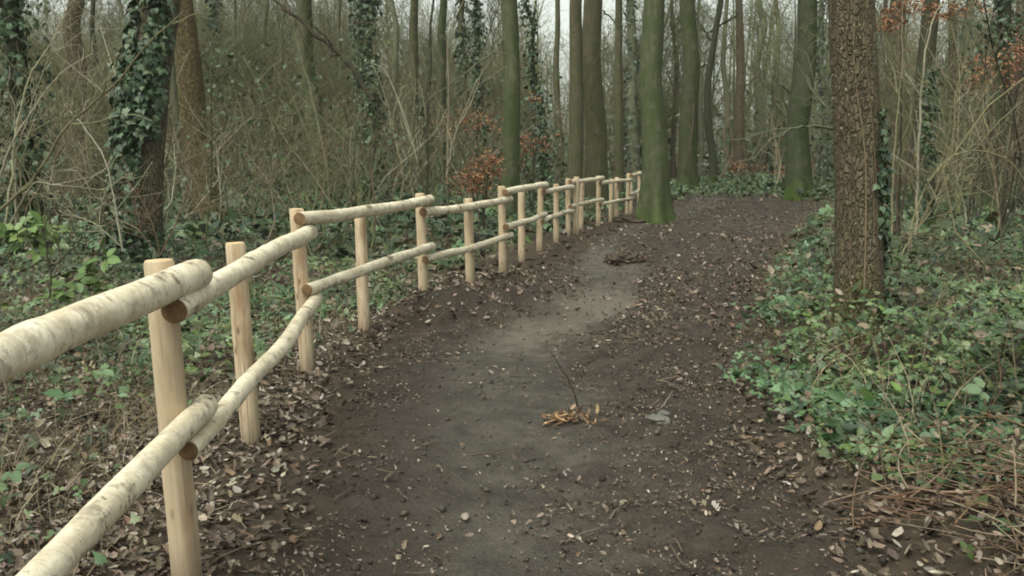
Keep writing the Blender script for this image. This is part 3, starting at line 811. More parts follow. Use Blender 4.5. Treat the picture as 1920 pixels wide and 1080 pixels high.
def woody(name, label, cat, stems, colours, twigs=(5, 3), seed=0, group=None, tl=(.3, .9)):
    """a bare shrub, sapling or branch: stems = [(px points, radius)]"""
    r_ = np.random.default_rng(seed)
    first = px_poly(stems[0][0], 2)[0]
    org = np.array([first[0], first[1], float(hgt(first[0], first[1]))])
    root = empty(name, org, label, cat, group)
    for pts, rad in stems:
        g = Geo(); P = smooth_poly(px_poly(pts, 22), 2) - org
        P[1:-1] += (r_.standard_normal((20, 3)) * rad * .35)
        R = rad * np.linspace(1, .35, 22)
        V, F = tubes(P, R, 6); g.add(V, [F], per_tube(pick(colours, 1, r_), 22, 6))
        o = link('stem', g.mesh('stem'), M_TWIG, root)
        if twigs[0]:
            g = Geo()
            b1, q1 = branch_set(r_, P[None], R[None], twigs[0], (.15, 1), tl, 6, .12, .75, .6, .3)
            q1 = np.maximum(q1, .0035)
            V, F = tubes(b1, q1, 5); g.add(V, [F], per_tube(pick(colours, len(b1), r_), 6, 5))
            if twigs[1]:
                b2, q2 = branch_set(r_, b1, q1, twigs[1], (.2, 1), (tl[0] * .5, tl[1] * .5), 5, .1, .75, .7, .3)
                V, F = tubes(b2, np.maximum(q2, .0025), 3); g.add(V, [F], per_tube(pick(colours, len(b2), r_), 5, 3))
            tag(link('twigs', g.mesh('twigs'), M_TWIG, root), kind='stuff')
    return root

woody('slanting_branch', 'long dark mossy branch slanting down right across the upper left', 'branch', [([(700, 190, 17.2), (650, 110, 17.4), (575, 50, 17.6), (515, 0, 17.8), (470, -40, 18)], .055)], DARKT, (6, 3), 1)
woody('bare_shrub', 'long dark bare branch arching up from the left edge across the ivy mantle', 'shrub',
      [([(-90, 500, 7.0), (0, 390, 7.0), (60, 345, 7.1), (110, 262, 7.1), (132, 225, 7.2), (215, 165, 7.3), (270, 90, 7.4), (345, 20, 7.5)], .016)], OLIVE + TAN, (7, 3), 2)
woody('bare_shrub', 'pale tangled bare shrub filling the left edge above the fence', 'shrub',
      [([(10, 420, 8.5), (20, 350, 8.5), (30, 225, 8.6), (60, 130, 8.6), (78, 112, 8.6), (108, 58, 8.7), (130, 0, 8.8)], .014),
       ([(30, 420, 8.6), (28, 300, 8.6), (40, 260, 8.6), (75, 150, 8.7), (95, 100, 8.7)], .012),
       ([(-10, 360, 8.3), (20, 270, 8.3), (70, 190, 8.4), (120, 130, 8.5), (175, 100, 8.7)], .011),
       ([(15, 430, 8.5), (60, 340, 8.4), (130, 350, 8.4), (195, 357, 8.5)], .012)], PALE + TAN, (9, 4), 3)
woody('bare_shrub', 'pale forked twigs reaching across left of the ivy mantle foot', 'shrub',
      [([(230, 470, 9.5), (215, 380, 9.5), (200, 300, 9.5), (160, 240, 9.6), (120, 195, 9.7)], .011), ([(225, 460, 9.5), (180, 420, 9.5), (130, 400, 9.6), (60, 320, 9.7)], .010)], PALE, (8, 3), 4)
woody('bare_shrub', 'reddish brown twiggy shrub at the foot of the ivy-mantled trunk', 'shrub',
      [([(300, 480, 10.2), (290, 430, 10.2), (270, 380, 10.3), (240, 340, 10.4)], .010), ([(300, 480, 10.2), (330, 420, 10.2), (350, 360, 10.3), (360, 300, 10.3)], .010), ([(295, 480, 10.1), (260, 430, 10), (220, 410, 10), (180, 430, 9.9)], .009)], PINK, (10, 4), 5)
woody('bare_shrub', 'small dark leafless sapling beside yellow-green leaves at the left', 'shrub',
      [([(92, 560, 5.2), (96, 510, 5.2), (88, 470, 5.2), (82, 430, 5.2), (92, 405, 5.2)], .007), ([(94, 510, 5.2), (110, 490, 5.2), (130, 470, 5.3), (165, 450, 5.3)], .005)], DARKT, (4, 2), 6, tl=(.1, .35))
woody('bare_shrub', 'brown whippy shrub right of the leaning oak', 'shrub',
      [([(470, 400, 15), (480, 330, 15), (470, 260, 15.2), (440, 170, 15.5)], .013), ([(475, 400, 15), (500, 320, 15), (520, 240, 15), (570, 150, 15.2)], .012), ([(472, 400, 15), (420, 330, 15), (400, 270, 15.2), (385, 220, 15.3)], .010)], TAN + OLIVE, (9, 4), 7)
woody('bare_shrub', 'leggy tan shrub between the slanting branch and the ivy column', 'shrub',
      [([(620, 380, 14), (610, 300, 14), (590, 200, 14.2), (560, 90, 14.4), (545, 40, 14.5)], .014), ([(622, 380, 14), (640, 300, 14), (650, 230, 14), (690, 170, 14.1)], .011), ([(620, 380, 14), (580, 320, 14), (540, 270, 14.2), (510, 220, 14.4)], .011)], TAN, (9, 4), 8)
woody('bare_sapling', 'two crossing pale whips right of the ivy column', 'sapling',
      [([(782, 300, 17), (765, 235, 17), (745, 180, 17), (722, 130, 17), (694, 116, 17)], .018), ([(735, 250, 17), (728, 200, 17), (712, 150, 17), (695, 117, 17)], .016), ([(776, 285, 17.1), (755, 215, 17.1), (738, 165, 17.1), (715, 110, 17.1)], .015)], PALE, (4, 2), 9)
woody('bare_sapling', 'single pale upright whip left of the pale olive beech', 'sapling', [([(838, 345, 18), (840, 270, 18), (842, 180, 18), (838, 80, 18), (842, 55, 18), (870, 0, 18.2)], .022)], PALE, (5, 2), 10)
woody('bare_sapling', 'pale slanting whip leaning toward the pale olive beech above red leaves', 'sapling', [([(838, 330, 17.5), (850, 260, 17.5), (872, 205, 17.5), (890, 160, 17.5), (920, 110, 17.6)], .02), ([(860, 235, 17.5), (885, 190, 17.5), (905, 130, 17.5)], .016)], PALE + TAN, (5, 3), 11)
woody('bare_shrub', 'wiry olive shrub in front of the midway olive trunk', 'shrub',
      [([(800, 370, 16), (805, 300, 16), (800, 220, 16), (802, 90, 16.2), (812, 20, 16.4)], .014), ([(802, 370, 16), (770, 310, 16), (750, 250, 16), (735, 200, 16)], .012), ([(800, 370, 16), (840, 310, 16), (870, 270, 16), (890, 230, 16)], .011)], OLIVE + DARKT, (9, 4), 12)
woody('bare_sapling', 'pale upright sapling with a bent tip behind the rough trunk on the right', 'sapling', [([(1716, 440, 13), (1720, 330, 13), (1724, 230, 13), (1730, 120, 13), (1742, 60, 13), (1758, 10, 13), (1790, 0, 13)], .021)], PALE, (6, 3), 13)
woody('bare_sapling', 'thin reddish upright sapling close right of the rough trunk', 'sapling', [([(1672, 440, 14), (1676, 300, 14), (1684, 200, 14), (1692, 120, 14), (1690, 60, 14), (1694, 0, 14)], .015)], PINK + PALE, (6, 3), 14)
woody('bare_sapling', 'bare sapling slanting up left behind the rough trunk', 'sapling', [([(1722, 320, 13.5), (1712, 235, 13.5), (1682, 172, 13.5), (1646, 124, 13.5)], .015), ([(1682, 172, 13.5), (1676, 130, 13.5), (1660, 100, 13.5)], .01)], PALE + TAN, (5, 2), 15)
woody('bare_shrub', 'bare shrub with a long arching pale stem at the right edge', 'shrub',
      [([(1708, 430, 10.5), (1722, 375, 10.5), (1755, 318, 10.5), (1790, 288, 10.5), (1830, 280, 10.5), (1890, 295, 10.5), (1920, 335, 10.5), (1950, 400, 10.5)], .014),
       ([(1830, 280, 10.5), (1870, 230, 10.6), (1910, 195, 10.7), (1950, 170, 10.8)], .010), ([(1720, 430, 10.5), (1760, 350, 10.6), (1790, 250, 10.7), (1790, 180, 10.8), (1810, 110, 11)], .011)], PALE + TAN, (8, 4), 16)
woody('bare_shrub', 'bent pale stems fanning out between ivy-sided trunk and right edge', 'shrub',
      [([(1795, 400, 12), (1780, 290, 12), (1765, 200, 12), (1740, 152, 12), (1720, 150, 12)], .015), ([(1796, 400, 12), (1810, 300, 12), (1830, 200, 12), (1880, 120, 12.2)], .012), ([(1800, 400, 12), (1780, 330, 12), (1790, 230, 12), (1800, 150, 12)], .010)], PALE + OLIVE, (9, 4), 17)
woody('bare_shrub', 'low tan twigs beyond the green bank right of the rough trunk', 'shrub',
      [([(1690, 480, 10), (1710, 440, 10), (1745, 400, 10), (1775, 330, 10)], .010), ([(1700, 480, 10), (1722, 400, 10), (1735, 350, 10)], .008), ([(1760, 480, 10.3), (1765, 400, 10.3), (1790, 340, 10.3)], .008)], TAN, (8, 3), 18)

# coppery beech saplings that kept their dry leaves
COPPER = [(.30, .135, .064), (.36, .18, .092), (.23, .10, .050), (.42, .25, .14), (.32, .17, .095)]
def copper(label, blobs, d, n, size, seed):
    r_ = np.random.default_rng(seed)
    foot = at_depth(blobs[0][0], 345, d); org = np.array([foot[0], d, float(hgt(foot[0], d))])
    root = empty('copper_beech_sapling', org, label, 'sapling')
    g = Geo(); tw = Geo()
    top = max(at_depth(b[0], b[1], d)[2] for b in blobs)
    for bx, by, sx, sy, wt in blobs:
        c = at_depth(bx, by, d) - org; a = sx * d / FPX; b = sy * d / FPX
        m = int(n * wt)
        # flat sprays of twigs with leaves along them
        k = max(m // 14, 3)
        st = c + r_.standard_normal((k, 3)) * [a * .62, a * .62, b * .62]
        dr = unit(r_.standard_normal((k, 3)) * [1, 1, .35]); L = r_.uniform(.3, .8, k) * min(a * 1.5 + .15, 1.2)
        s = np.linspace(0, 1, 5)
        P = st[:, None] + dr[:, None] * (s[None, :, None] * L[:, None, None]); P[:, :, 2] -= .12 * s ** 2 * L[:, None]
        V, F = tubes(P, np.full((k, 5), .005) * (1.2 - s)[None], 3); tw.add(V, [F], per_tube(pick(DARKT + PINK, k, r_), 5, 3))
        # limb from the foot to this spray
        q = np.stack([np.zeros(3), c * [.3, .3, .5], c * [.75, .75, .8], c]); t = np.linspace(0, 3, 10)
        q = smooth_poly(np.stack([np.interp(t, np.arange(4), q[:, x]) for x in range(3)], 1))
        V, F = tubes(q, np.linspace(.022, .008, 10), 5); tw.add(V, [F], per_tube(pick(DARKT, 1, r_), 10, 5))
        pi = r_.integers(0, k, m); t = r_.random(m)
        pos = st[pi] + dr[pi] * (t * L[pi])[:, None] + r_.standard_normal((m, 3)) * [.05, .05, .03]
        nr = r_.standard_normal((m, 3)) * .7 + [0, 0, .8]
        scatter(g, CURL, pos, frames(nr, r_.standard_normal((m, 3)) + dr[pi]), size * .85 * (.5 + .7 * r_.random(m)), pick(COPPER, m, r_))
    tag(link('twigs', tw.mesh('twigs'), M_TWIG, root), kind='stuff')
    tag(link('dry_leaves', g.mesh('dry_leaves'), M_DEAD, root), kind='stuff')
copper('coppery leaved sapling behind the fence left of the pale olive beech', [(905, 325, 26, 26, .6), (880, 345, 18, 16, .2), (920, 290, 18, 14, .2)], 17, 900, .085, 31)
copper('sparse spray of coppery leaves right of the pale olive beech', [(1000, 265, 22, 16, .6), (975, 290, 18, 14, .4), (1005, 180, 12, 6, .12)], 21, 420, .085, 32)
copper('loose orange-pink leaf spray above left of the pale olive beech', [(895, 228, 36, 10, .8), (850, 235, 20, 9, .4)], 20, 260, .085, 33)
copper('coppery leaf canopy hanging at the top right of the rough trunk', [(1690, 30, 34, 18, .5), (1760, 15, 34, 14, .4), (1650, 45, 12, 12, .1)], 15, 600, .085, 34)
copper('reddish leaf spray at the right edge above the short dark trunk', [(1885, 130, 42, 16, .7), (1840, 150, 26, 12, .3), (1915, 100, 20, 14, .3)], 15, 520, .085, 35)
copper('low orange leaves around the straight brown trunk in the distance', [(1405, 312, 28, 9, .6), (1440, 318, 26, 8, .3), (1375, 316, 16, 8, .2)], 44, 500, .12, 36)
copper('faint reddish leaves on the broad red-brown trunk behind the rough one', [(1670, 165, 14, 8, .6), (1685, 120, 18, 16, .4)], 27, 220, .09, 37)

# ---------------------------------------------------------------- scattered ground stuff
def sample(n, y0, y1, p, r_, half=.66, extra=1.5):
    q = 2 - p
    y = (r_.random(n) * (y1 ** q - y0 ** q) + y0 ** q) ** (1 / q)
    x = (r_.random(n) * 2 - 1) * (half * y + extra)
    return x, y
def left_d(x, y): return np.where(y < 30, fence_x(y), edge_l(y)) - x
def right_d(x, y): return x - edge_r(y)

def leaf_litter():
    r_ = np.random.default_rng(51); g = Geo()
    DL = [(.165, .125, .092), (.24, .195, .15), (.11, .082, .060), (.34, .295, .24), (.072, .052, .038), (.17, .112, .072), (.36, .32, .27)]
    W = [.27, .17, .22, .08, .16, .08, .02]
    def put(n, y0, y1, p, fn, size, tm, lift=.012, DL=DL, W=W):
        x, y = sample(n, y0, y1, p, r_)
        k = r_.random(len(x)) < fn(x, y); x, y = x[k], y[k]; m = len(x)
        z = hgt(x, y)
        e = .03
        gn = np.stack([-(hgt(x + e, y) - z) / e, -(hgt(x, y + e) - z) / e, np.ones(m)], 1)
        nr = unit(gn) + r_.standard_normal((m, 3)) * [.36, .36, .1]
        pos = np.stack([x, y, z + lift * .6 - .006 + .03 * r_.random(m) ** 3], 1)
        s = size * np.clip(np.exp(r_.normal(-.12, .36, m)), .3, 1.5)
        cc = pick(DL, m, r_, .3, W)
        fr = frames(nr, r_.standard_normal((m, 3)) * [1, 1, .2])
        fr[:, 0] *= r_.uniform(.6, 1.25, m)[:, None]; fr[:, 2] *= r_.uniform(.2, 2.6, m)[:, None]
        scatter(g, tm, pos, fr, s, cc)
    def on_path(x, y):
        s = path_s(x, y); t = track_s(x, y)
        clump = fbm(x * 1.6, y * 1.6, 41, 3)
        base = np.where(s > 0, (.06 + 1.2 * smooth(.48, .66, clump)) * (1 - .88 * t) * (.45 + .55 * smooth(3, 6, y)) * (1 - .9 * np.clip(ridge(x, y) * 1.3, 0, 1)), 0)
        return base
    def far_path(x, y):
        s = path_s(x, y); return np.where(s > 0, (.55 + .7 * smooth(.4, .6, fbm(x * .8, y * .8, 44, 2))) * (1 - .8 * track_s(x, y) * smooth(20, 14, y)), 0)
    def left(x, y):
        d = left_d(x, y); s = path_s(x, y)
        return np.where((s <= .1), smooth(-.6, 0, d) * (.45 + .6 * fbm(x, y, 42, 2)) * smooth(4.5, .5, d), 0)
    def right(x, y):
        d = right_d(x, y); return np.where((path_s(x, y) <= .2), smooth(-.5, 0, d) * smooth(2.2, .3, d) * .9, 0)
    put(24000, 2.2, 13, 1.2, on_path, .031, LEAF)
    put(18000, 2.2, 13, 1.2, on_path, .040, OAK)
    put(60000, 2.2, 11, 1.3, on_path, .021, CURL)
    put(42000, 2.2, 10, 1.3, lambda x, y: np.where(path_s(x, y) > 0, .2 + .5 * fbm(x * 2, y * 2, 45, 2), 0), .013, DIAMOND, .004)
    put(90000, 2.2, 15, 1.2, lambda x, y: np.where(path_s(x, y) > 0, (1 - track_s(x, y)) * (.15 + 1.1 * smooth(.4, .62, fbm(x * 2.6, y * 2.6, 46, 3))), 0), .018, CURL, .01)
    put(70000, 8, 44, 1.0, far_path, .055, CURL, DL=[(.20, .145, .11), (.28, .215, .17), (.13, .09, .068), (.38, .32, .27), (.09, .064, .048)], W=[.3, .26, .20, .10, .14])
    put(60000, 2.0, 12, 1.2, left, .044, CURL, .02, W=[.24, .26, .13, .18, .08, .06, .05])
    put(16000, 2.0, 9, 1.2, left, .055, OAK, .025)
    put(40000, 2.0, 14, 1.2, right, .042, CURL, .02)
    put(26000, 9, 50, 1.0, lambda x, y: np.where(path_s(x, y) <= 0, .5, 0), .11, CURL)
    tag(link('fallen_leaves', g.mesh('fallen_leaves', False), M_DEAD), 'brown fallen leaves littering the path and its edges', kind='stuff')
leaf_litter()

def soil_crumbs():
    r_ = np.random.default_rng(58); g = Geo(); n = 42000
    x, y = sample(n, 2.1, 15, 1.4, r_)
    k = r_.random(n) < np.where(path_s(x, y) > -.2, .10 + .9 * (1 - .85 * track_s(x, y)) * smooth(.38, .62, fbm(x * 1.9, y * 1.9, 47, 3)), 0); x, y = x[k], y[k]; m = len(x)
    OCT = (np.array([(1, 0, 0), (.2, .9, .1), (-.9, .1, 0), (0, -1, .1), (.1, 0, .8), (0, .1, -.7)]) * .5, [np.array([(0, 1, 4), (1, 2, 4), (2, 3, 4), (3, 0, 4), (1, 0, 5), (2, 1, 5), (3, 2, 5), (0, 3, 5)])])
    s = .012 * np.exp(r_.normal(0, .65, m)).clip(.3, 4.5)
    fr = frames(r_.standard_normal((m, 3)), r_.standard_normal((m, 3))) * r_.uniform(.6, 1.3, (m, 3, 1))
    scatter(g, OCT, np.stack([x, y, hgt(x, y) + s * .15], 1), fr, s, pick([(.05, .040, .030), (.075, .062, .047), (.034, .027, .020), (.10, .085, .066)], m, r_))
    tag(link('soil_crumbs', g.mesh('soil_crumbs'), M_DEAD), 'crumbs and small clods of churned earth on the path', kind='stuff')
soil_crumbs()

def twig_litter():
    r_ = np.random.default_rng(52); g = Geo()
    x, y = sample(7000, 2.2, 26, 1.3, r_)
    k = (r_.random(len(x)) < np.where(path_s(x, y) > 0, .5 * (1 - .85 * track_s(x, y)), .8)); x, y = x[k], y[k]; n = len(x)
    a = r_.random(n) * 6.28; L = .03 + .15 * r_.random(n) ** 3; s = np.linspace(-.5, .5, 5)
    bend = r_.standard_normal(n) * .12
    P = np.zeros((n, 5, 3))
    P[:, :, 0] = x[:, None] + L[:, None] * (np.cos(a)[:, None] * s - np.sin(a)[:, None] * bend[:, None] * s ** 2 * 2)
    P[:, :, 1] = y[:, None] + L[:, None] * (np.sin(a)[:, None] * s + np.cos(a)[:, None] * bend[:, None] * s ** 2 * 2)
    P[:, :, 2] = hgt(P[:, :, 0], P[:, :, 1]) + .012 + (r_.random(n) * .03)[:, None] * (1 + s)
    V, F = tubes(P, (.0018 + .0035 * r_.random(n))[:, None] * np.linspace(1.2, .7, 5)[None], 4)
    g.add(V, [F], per_tube(pick([(.11, .085, .06), (.16, .125, .09), (.075, .058, .042), (.20, .165, .12)], n, r_), 5, 4))
    tag(link('twig_litter', g.mesh('twig_litter'), M_TWIG), 'small broken twigs strewn over the woodland floor', kind='stuff')
twig_litter()

GREENS = [(.034, .070, .024), (.050, .096, .036), (.072, .126, .050), (.110, .165, .080), (.026, .052, .022), (.080, .120, .036), (.12, .16, .08)]
BRIGHT = [(.085, .145, .030), (.11, .17, .042), (.07, .125, .026)]
def cover_h(x, y, s=0):
    return .06 + .36 * smooth(.3, .75, fbm(x * .9, y * .9, 141 + s, 3))
def green_cover(name, label, n_near, n_far, prob, seed, hscale=1.0, y0=2.3):
    r_ = np.random.default_rng(seed); g = Geo()
    def put(n, a, b, p, tm, size, colours, zpow=.6, extra=1.0, tilt=.5):
        x, y = sample(n, a, b, p, r_)
        k = r_.random(n) < prob(x, y) * extra; x, y = x[k], y[k]; m = len(x)
        H = cover_h(x, y) * hscale * (.35 + .65 * smooth(0, 1.3, np.maximum(right_d(x, y), left_d(x, y))))
        z = hgt(x, y) + H * r_.random(m) ** zpow + .015
        nr = np.array([0, 0, 1.0]) + tilt * r_.standard_normal((m, 3)) + [0, -.25, 0]
        yw = r_.standard_normal((m, 3)) * [1, 1, .3]
        cc = pick(colours, m, r_, .25)
        pt = fbm(x * 1.1, y * 1.1, 171, 3)[:, None]
        cc = cc * (.50 + .72 * smooth(.35, .65, pt)) * (1 + np.array([.09, .01, -.06]) * (2 * smooth(.4, .6, fbm(x * .8, y * .8, 172, 2))[:, None] - 1))
        br = r_.random(m) < .07; cc[br] = pick([(.16, .12, .075), (.22, .17, .11), (.12, .085, .05)], int(br.sum()), r_)
        fr = frames(nr, yw); fr[:, 0] *= r_.uniform(.6, 1.2, m)[:, None]
        scatter(g, tm, np.stack([x, y, z], 1), fr, size * np.clip(np.exp(r_.normal(0, .38, m)), .35, 2.2), cc)
    put(int(n_near * .45), y0, 14, 1.3, BRAMBLE, .039, GREENS)
    put(int(n_near * .45), y0, 14, 1.3, IVY, .043, GREENS)
    put(int(n_near * .10), y0, 14, 1.3, LEAF, .07, GREENS + GREENS + BRIGHT, .4)
    put(n_far, 12, 32, .9, BRAMBLE, .095, GREENS)
    put(n_far, 14, 55, .6, DIAMOND, .20, GREENS, tilt=.7)
    tag(link(name, g.mesh(name, False), M_GREEN), label, kind='stuff')
def p_right(x, y):
    d = right_d(x, y) + (fbm(x * 1.2, y * 1.2, 61, 2) - .5) * .8
    near_brown = smooth(3.4, 4.7, y + (x - 1.6) * .4)
    d = np.where((y > 34) & (x > edge_l(y)), np.maximum(d, y - 35), d)
    return np.where(d > 0, smooth(0, .5, d) * (.45 + .7 * smooth(.33, .55, fbm(x * .7, y * .7, 62, 2))) * (.04 + .96 * near_brown), 0)
def p_left(x, y):
    d = left_d(x, y) + (fbm(x * 1.1, y * 1.1, 63, 2) - .5) * .9
    return np.where(d > .1, smooth(.1, .9, d) * (.20 + .80 * smooth(5.2, 8.2, y + .6 * d)) * (.35 + .95 * smooth(.36, .58, fbm(x * .55, y * .55, 64, 2))), 0)
def far_green():
    r_ = np.random.default_rng(154); g = Geo(); m = 9000
    x = r_.uniform(3.5, 17, m); y = r_.uniform(31, 47, m); k = path_s(x, y) < -.1; x, y = x[k], y[k]; m = len(x)
    z = hgt(x, y) + .6 * r_.random(m) * fbm(x * .7, y * .7, 65, 2)
    scatter(g, DIAMOND, np.stack([x, y, z], 1), frames(r_.standard_normal((m, 3)) * .7 + [0, -.3, 1], r_.standard_normal((m, 3))), .15 * (.5 + r_.random(m)), pick(GREENS, m, r_))
    tag(link('distant_ground_cover', g.mesh('distant_ground_cover', False), M_GREEN), 'low green plants round the feet of the distant beeches', kind='stuff')
far_green()
green_cover('bramble_and_ivy_cover', 'green bramble and ivy leaves covering the bank right of the path', 110000, 15000, p_right, 53, 1.3)
green_cover('ivy_ground_cover', 'green ivy and bramble leaves covering the woodland floor behind the fence', 72000, 24000, p_left, 54, 1.05)

def blades(name, label, n, y0, y1, p, prob, hh, colours, seed, mat, w=.004, lean=.5, kind='stuff'):
    r_ = np.random.default_rng(seed); g = Geo()
    x, y = sample(n, y0, y1, p, r_)
    k = r_.random(n) < prob(x, y); x, y = x[k], y[k]; m = len(x)
    h = hh * (.35 + .9 * r_.random(m) ** 1.5); a = r_.random(m) * 6.28; ln = lean * r_.random(m) ** .8
    s = np.linspace(0, 1, 5)
    P = np.zeros((m, 5, 3))
    P[:, :, 0] = x[:, None] + (h * ln * np.cos(a))[:, None] * (s ** 1.6) + .05 * h[:, None] * r_.standard_normal((m, 1)) * np.sin(s * 5)
    P[:, :, 1] = y[:, None] + (h * ln * np.sin(a))[:, None] * (s ** 1.6)
    P[:, :, 2] = (hgt(x, y) - .01)[:, None] + h[:, None] * (s - .35 * ln[:, None] * s ** 2.5)
    wd = w * (.5 + .9 * r_.random(m)) * (1 + y * .02)
    V, F = tubes(P, wd[:, None] * (1.05 - .85 * s)[None], 3)
    g.add(V, [F], per_tube(pick(colours, m, r_, .25), 5, 3))
    tag(link(name, g.mesh(name), mat), label, kind=kind)
STRAW = [(.26, .20, .12), (.33, .27, .17), (.19, .14, .085), (.40, .34, .24)]
tuft = lambda x, y, s: smooth(.45, .7, fbm(x * 1.3, y * 1.3, s, 2))
blades('dry_stalks', 'straw coloured dead stalks and grass behind the fence', 34000, 2.0, 30, 1.3,
       lambda x, y: np.where(left_d(x, y) > .15, (.25 + .9 * tuft(x, y, 71)) * smooth(.1, .6, left_d(x, y)), 0), .34, STRAW + TAN, 55, M_STALK, .0026, 1.1)
blades('bramble_stems', 'thin trailing bramble stems arching through the green bank', 7000, 3.6, 16, 1.2,
       lambda x, y: np.where(right_d(x, y) > .1, .2 + .5 * tuft(x, y, 76), 0), .7, [(.16, .10, .06), (.12, .13, .05), (.24, .18, .11), (.10, .065, .04)], 61, M_STALK, .0026, 1.9)
blades('matted_grass', 'flattened dead grass on the verge behind the near posts', 20000, 2.0, 10, 1.3,
       lambda x, y: np.where(left_d(x, y) > -.1, (.2 + .8 * tuft(x, y, 75)) * smooth(-.1, .4, left_d(x, y)), 0), .20, STRAW + TAN, 60, M_STALK, .0022, 2.6)
blades('dry_bank_stalks', 'straw coloured dead stalks standing among the green bank leaves', 15000, 3.6, 30, 1.2,
       lambda x, y: np.where(right_d(x, y) > .1, .16 + .7 * tuft(x, y, 72), 0), .55, STRAW + [(.12, .14, .05)], 56, M_STALK, .003, .8)
blades('green_grass', 'green grass tufts among the undergrowth behind the fence', 15000, 5.5, 26, 1.0,
       lambda x, y: np.where(left_d(x, y) > .5, tuft(x, y, 73), 0), .34, [(.075, .13, .03), (.10, .16, .045), (.06, .10, .03), (.14, .17, .07)], 57, M_GREEN, .0045, .7)
blades('bank_grass', 'green grass blades at the edge of the bank', 8000, 4.4, 34, 1.0,
       lambda x, y: np.where((right_d(x, y) > -.05) & (right_d(x, y) < 2.5), tuft(x, y, 74) * .9, 0), .26, [(.085, .13, .05), (.11, .155, .07), (.07, .10, .04)], 58, M_GREEN, .004, .9)

def bracken():
    r_ = np.random.default_rng(59); g = Geo()
    n = 2600
    x = r_.uniform(1.05, 3.6, n); y = r_.uniform(2.0, 4.6, n)
    k = r_.random(n) < smooth(-.1, .5, x - 1.42 - .16 * (y - 2.4) + (fbm(x * 2, y * 2, 66, 2) - .5) * .7) * smooth(4.7, 3.5, y + (x - 1.6) * .3); x, y = x[k], y[k]; n = len(x)
    a = r_.random(n) * 6.28; L = .1 + .38 * r_.random(n) ** 1.5; s = np.linspace(-.5, .5, 6)
    pile = .20 * smooth(1.4, 2.1, x) * fbm(x * 2, y * 2, 68, 2) * 1.6
    tilt = r_.standard_normal(n) * .28
    P = np.zeros((n, 6, 3)); bend = r_.standard_normal(n) * .35
    P[:, :, 0] = x[:, None] + L[:, None] * (np.cos(a)[:, None] * s - np.sin(a)[:, None] * (bend[:, None] * s ** 2))
    P[:, :, 1] = y[:, None] + L[:, None] * (np.sin(a)[:, None] * s + np.cos(a)[:, None] * (bend[:, None] * s ** 2))
    P[:, :, 2] = (hgt(x, y) + .02 + pile * r_.random(n))[:, None] + np.abs(L[:, None] * (s + .5) * tilt[:, None])
    V, F = tubes(P, (.0018 + .0030 * r_.random(n))[:, None] * np.linspace(1.1, .6, 6)[None], 4)
    g.add(V, [F], per_tube(pick([(.15, .095, .058), (.20, .14, .09), (.11, .072, .048), (.26, .20, .13), (.17, .10, .06)], n, r_), 6, 4))
    m = 3600
    i = r_.integers(0, n, m); pos = P[i, r_.integers(0, 6, m)] + r_.standard_normal((m, 3)) * .03; pos[:, 2] = np.maximum(pos[:, 2], hgt(pos[:, 0], pos[:, 1]) + .01)
    scatter(g, CURL, pos, frames(r_.standard_normal((m, 3)) + [0, 0, .8], r_.standard_normal((m, 3))), .030 * (.5 + r_.random(m)), pick([(.14, .09, .058), (.19, .135, .095), (.10, .066, .045), (.25, .20, .155)], m, r_))
    tag(link('dead_bracken', g.mesh('dead_bracken'), M_DEAD), 'rusty heap of dead bracken and stalks at the near right', kind='stuff')
bracken()

# bramble plants one can pick out at the near right and left
def bramble(label, stem_px, d0, seed, n=16, size=.075, colours=GREENS, leaf_r=.05, stem_col=OLIVE):
    r_ = np.random.default_rng(seed)
    P = smooth_poly(px_poly(stem_px, 20)); org = np.array([P[0, 0], P[0, 1], float(hgt(P[0, 0], P[0, 1]))])
    root = empty('bramble', org, label, 'bramble'); P = P - org
    g = Geo(); V, F = tubes(P, np.linspace(.0055, .003, 20), 5); g.add(V, [F], per_tube(pick(stem_col, 1, r_), 20, 5))
    link('stem', g.mesh('stem'), M_TWIG, root)
    if n:
        g = Geo(); pos = P[r_.integers(2, 20, n)] + r_.standard_normal((n, 3)) * leaf_r
        scatter(g, BRAMBLE, pos, frames(r_.standard_normal((n, 3)) * .45 + [0, -.3, 1], r_.standard_normal((n, 3)) * [1, 1, .4]), size * (.7 + .6 * r_.random(n)), pick(colours, n, r_))
        tag(link('leaves', g.mesh('leaves', False), M_GREEN, root), kind='stuff')
bramble('long bare bramble stem arching down to the right over the green bank', [(1535, 712, 5.6), (1620, 735, 5.2), (1700, 765, 4.9), (1800, 820, 4.5), (1870, 880, 4.2), (1930, 935, 4.0)], 5, 71, 5, .06)
bramble('thin bramble stem slanting to the ground left of the bright green leaves', [(1560, 840, 4.6), (1600, 870, 4.5), (1650, 895, 4.4), (1680, 915, 4.3)], 5, 72, 3, .05)
bramble('bramble with fresh bright green leaves at the right edge', [(1930, 800, 4.6), (1860, 785, 4.7), (1800, 800, 4.7), (1760, 830, 4.6), (1730, 850, 4.6)], 5, 73, 46, .085, BRIGHT + GREENS, .09)
bramble('bramble with large blue-green leaves at the lower edge of the bank', [(1720, 830, 4.7), (1660, 835, 4.7), (1600, 845, 4.7), (1560, 850, 4.7)], 5, 74, 34, .085, GREENS, .07)
bramble('bramble tuft hanging over the path edge below the rough trunk', [(1500, 660, 6.6), (1470, 690, 6.3), (1440, 720, 6.1), (1420, 760, 5.9)], 5, 75, 40, .075, GREENS, .09)
bramble('yellow-green leafed bramble behind the nearest post', [(90, 560, 5.4), (130, 530, 5.4), (170, 510, 5.4), (190, 520, 5.4)], 5, 76, 26, .085, BRIGHT, .07)
bramble('yellow-green bramble leaves at the left edge above the rail', [(10, 480, 6.2), (40, 440, 6.2), (70, 425, 6.2), (80, 440, 6.2)], 5, 77, 30, .085, BRIGHT, .08)

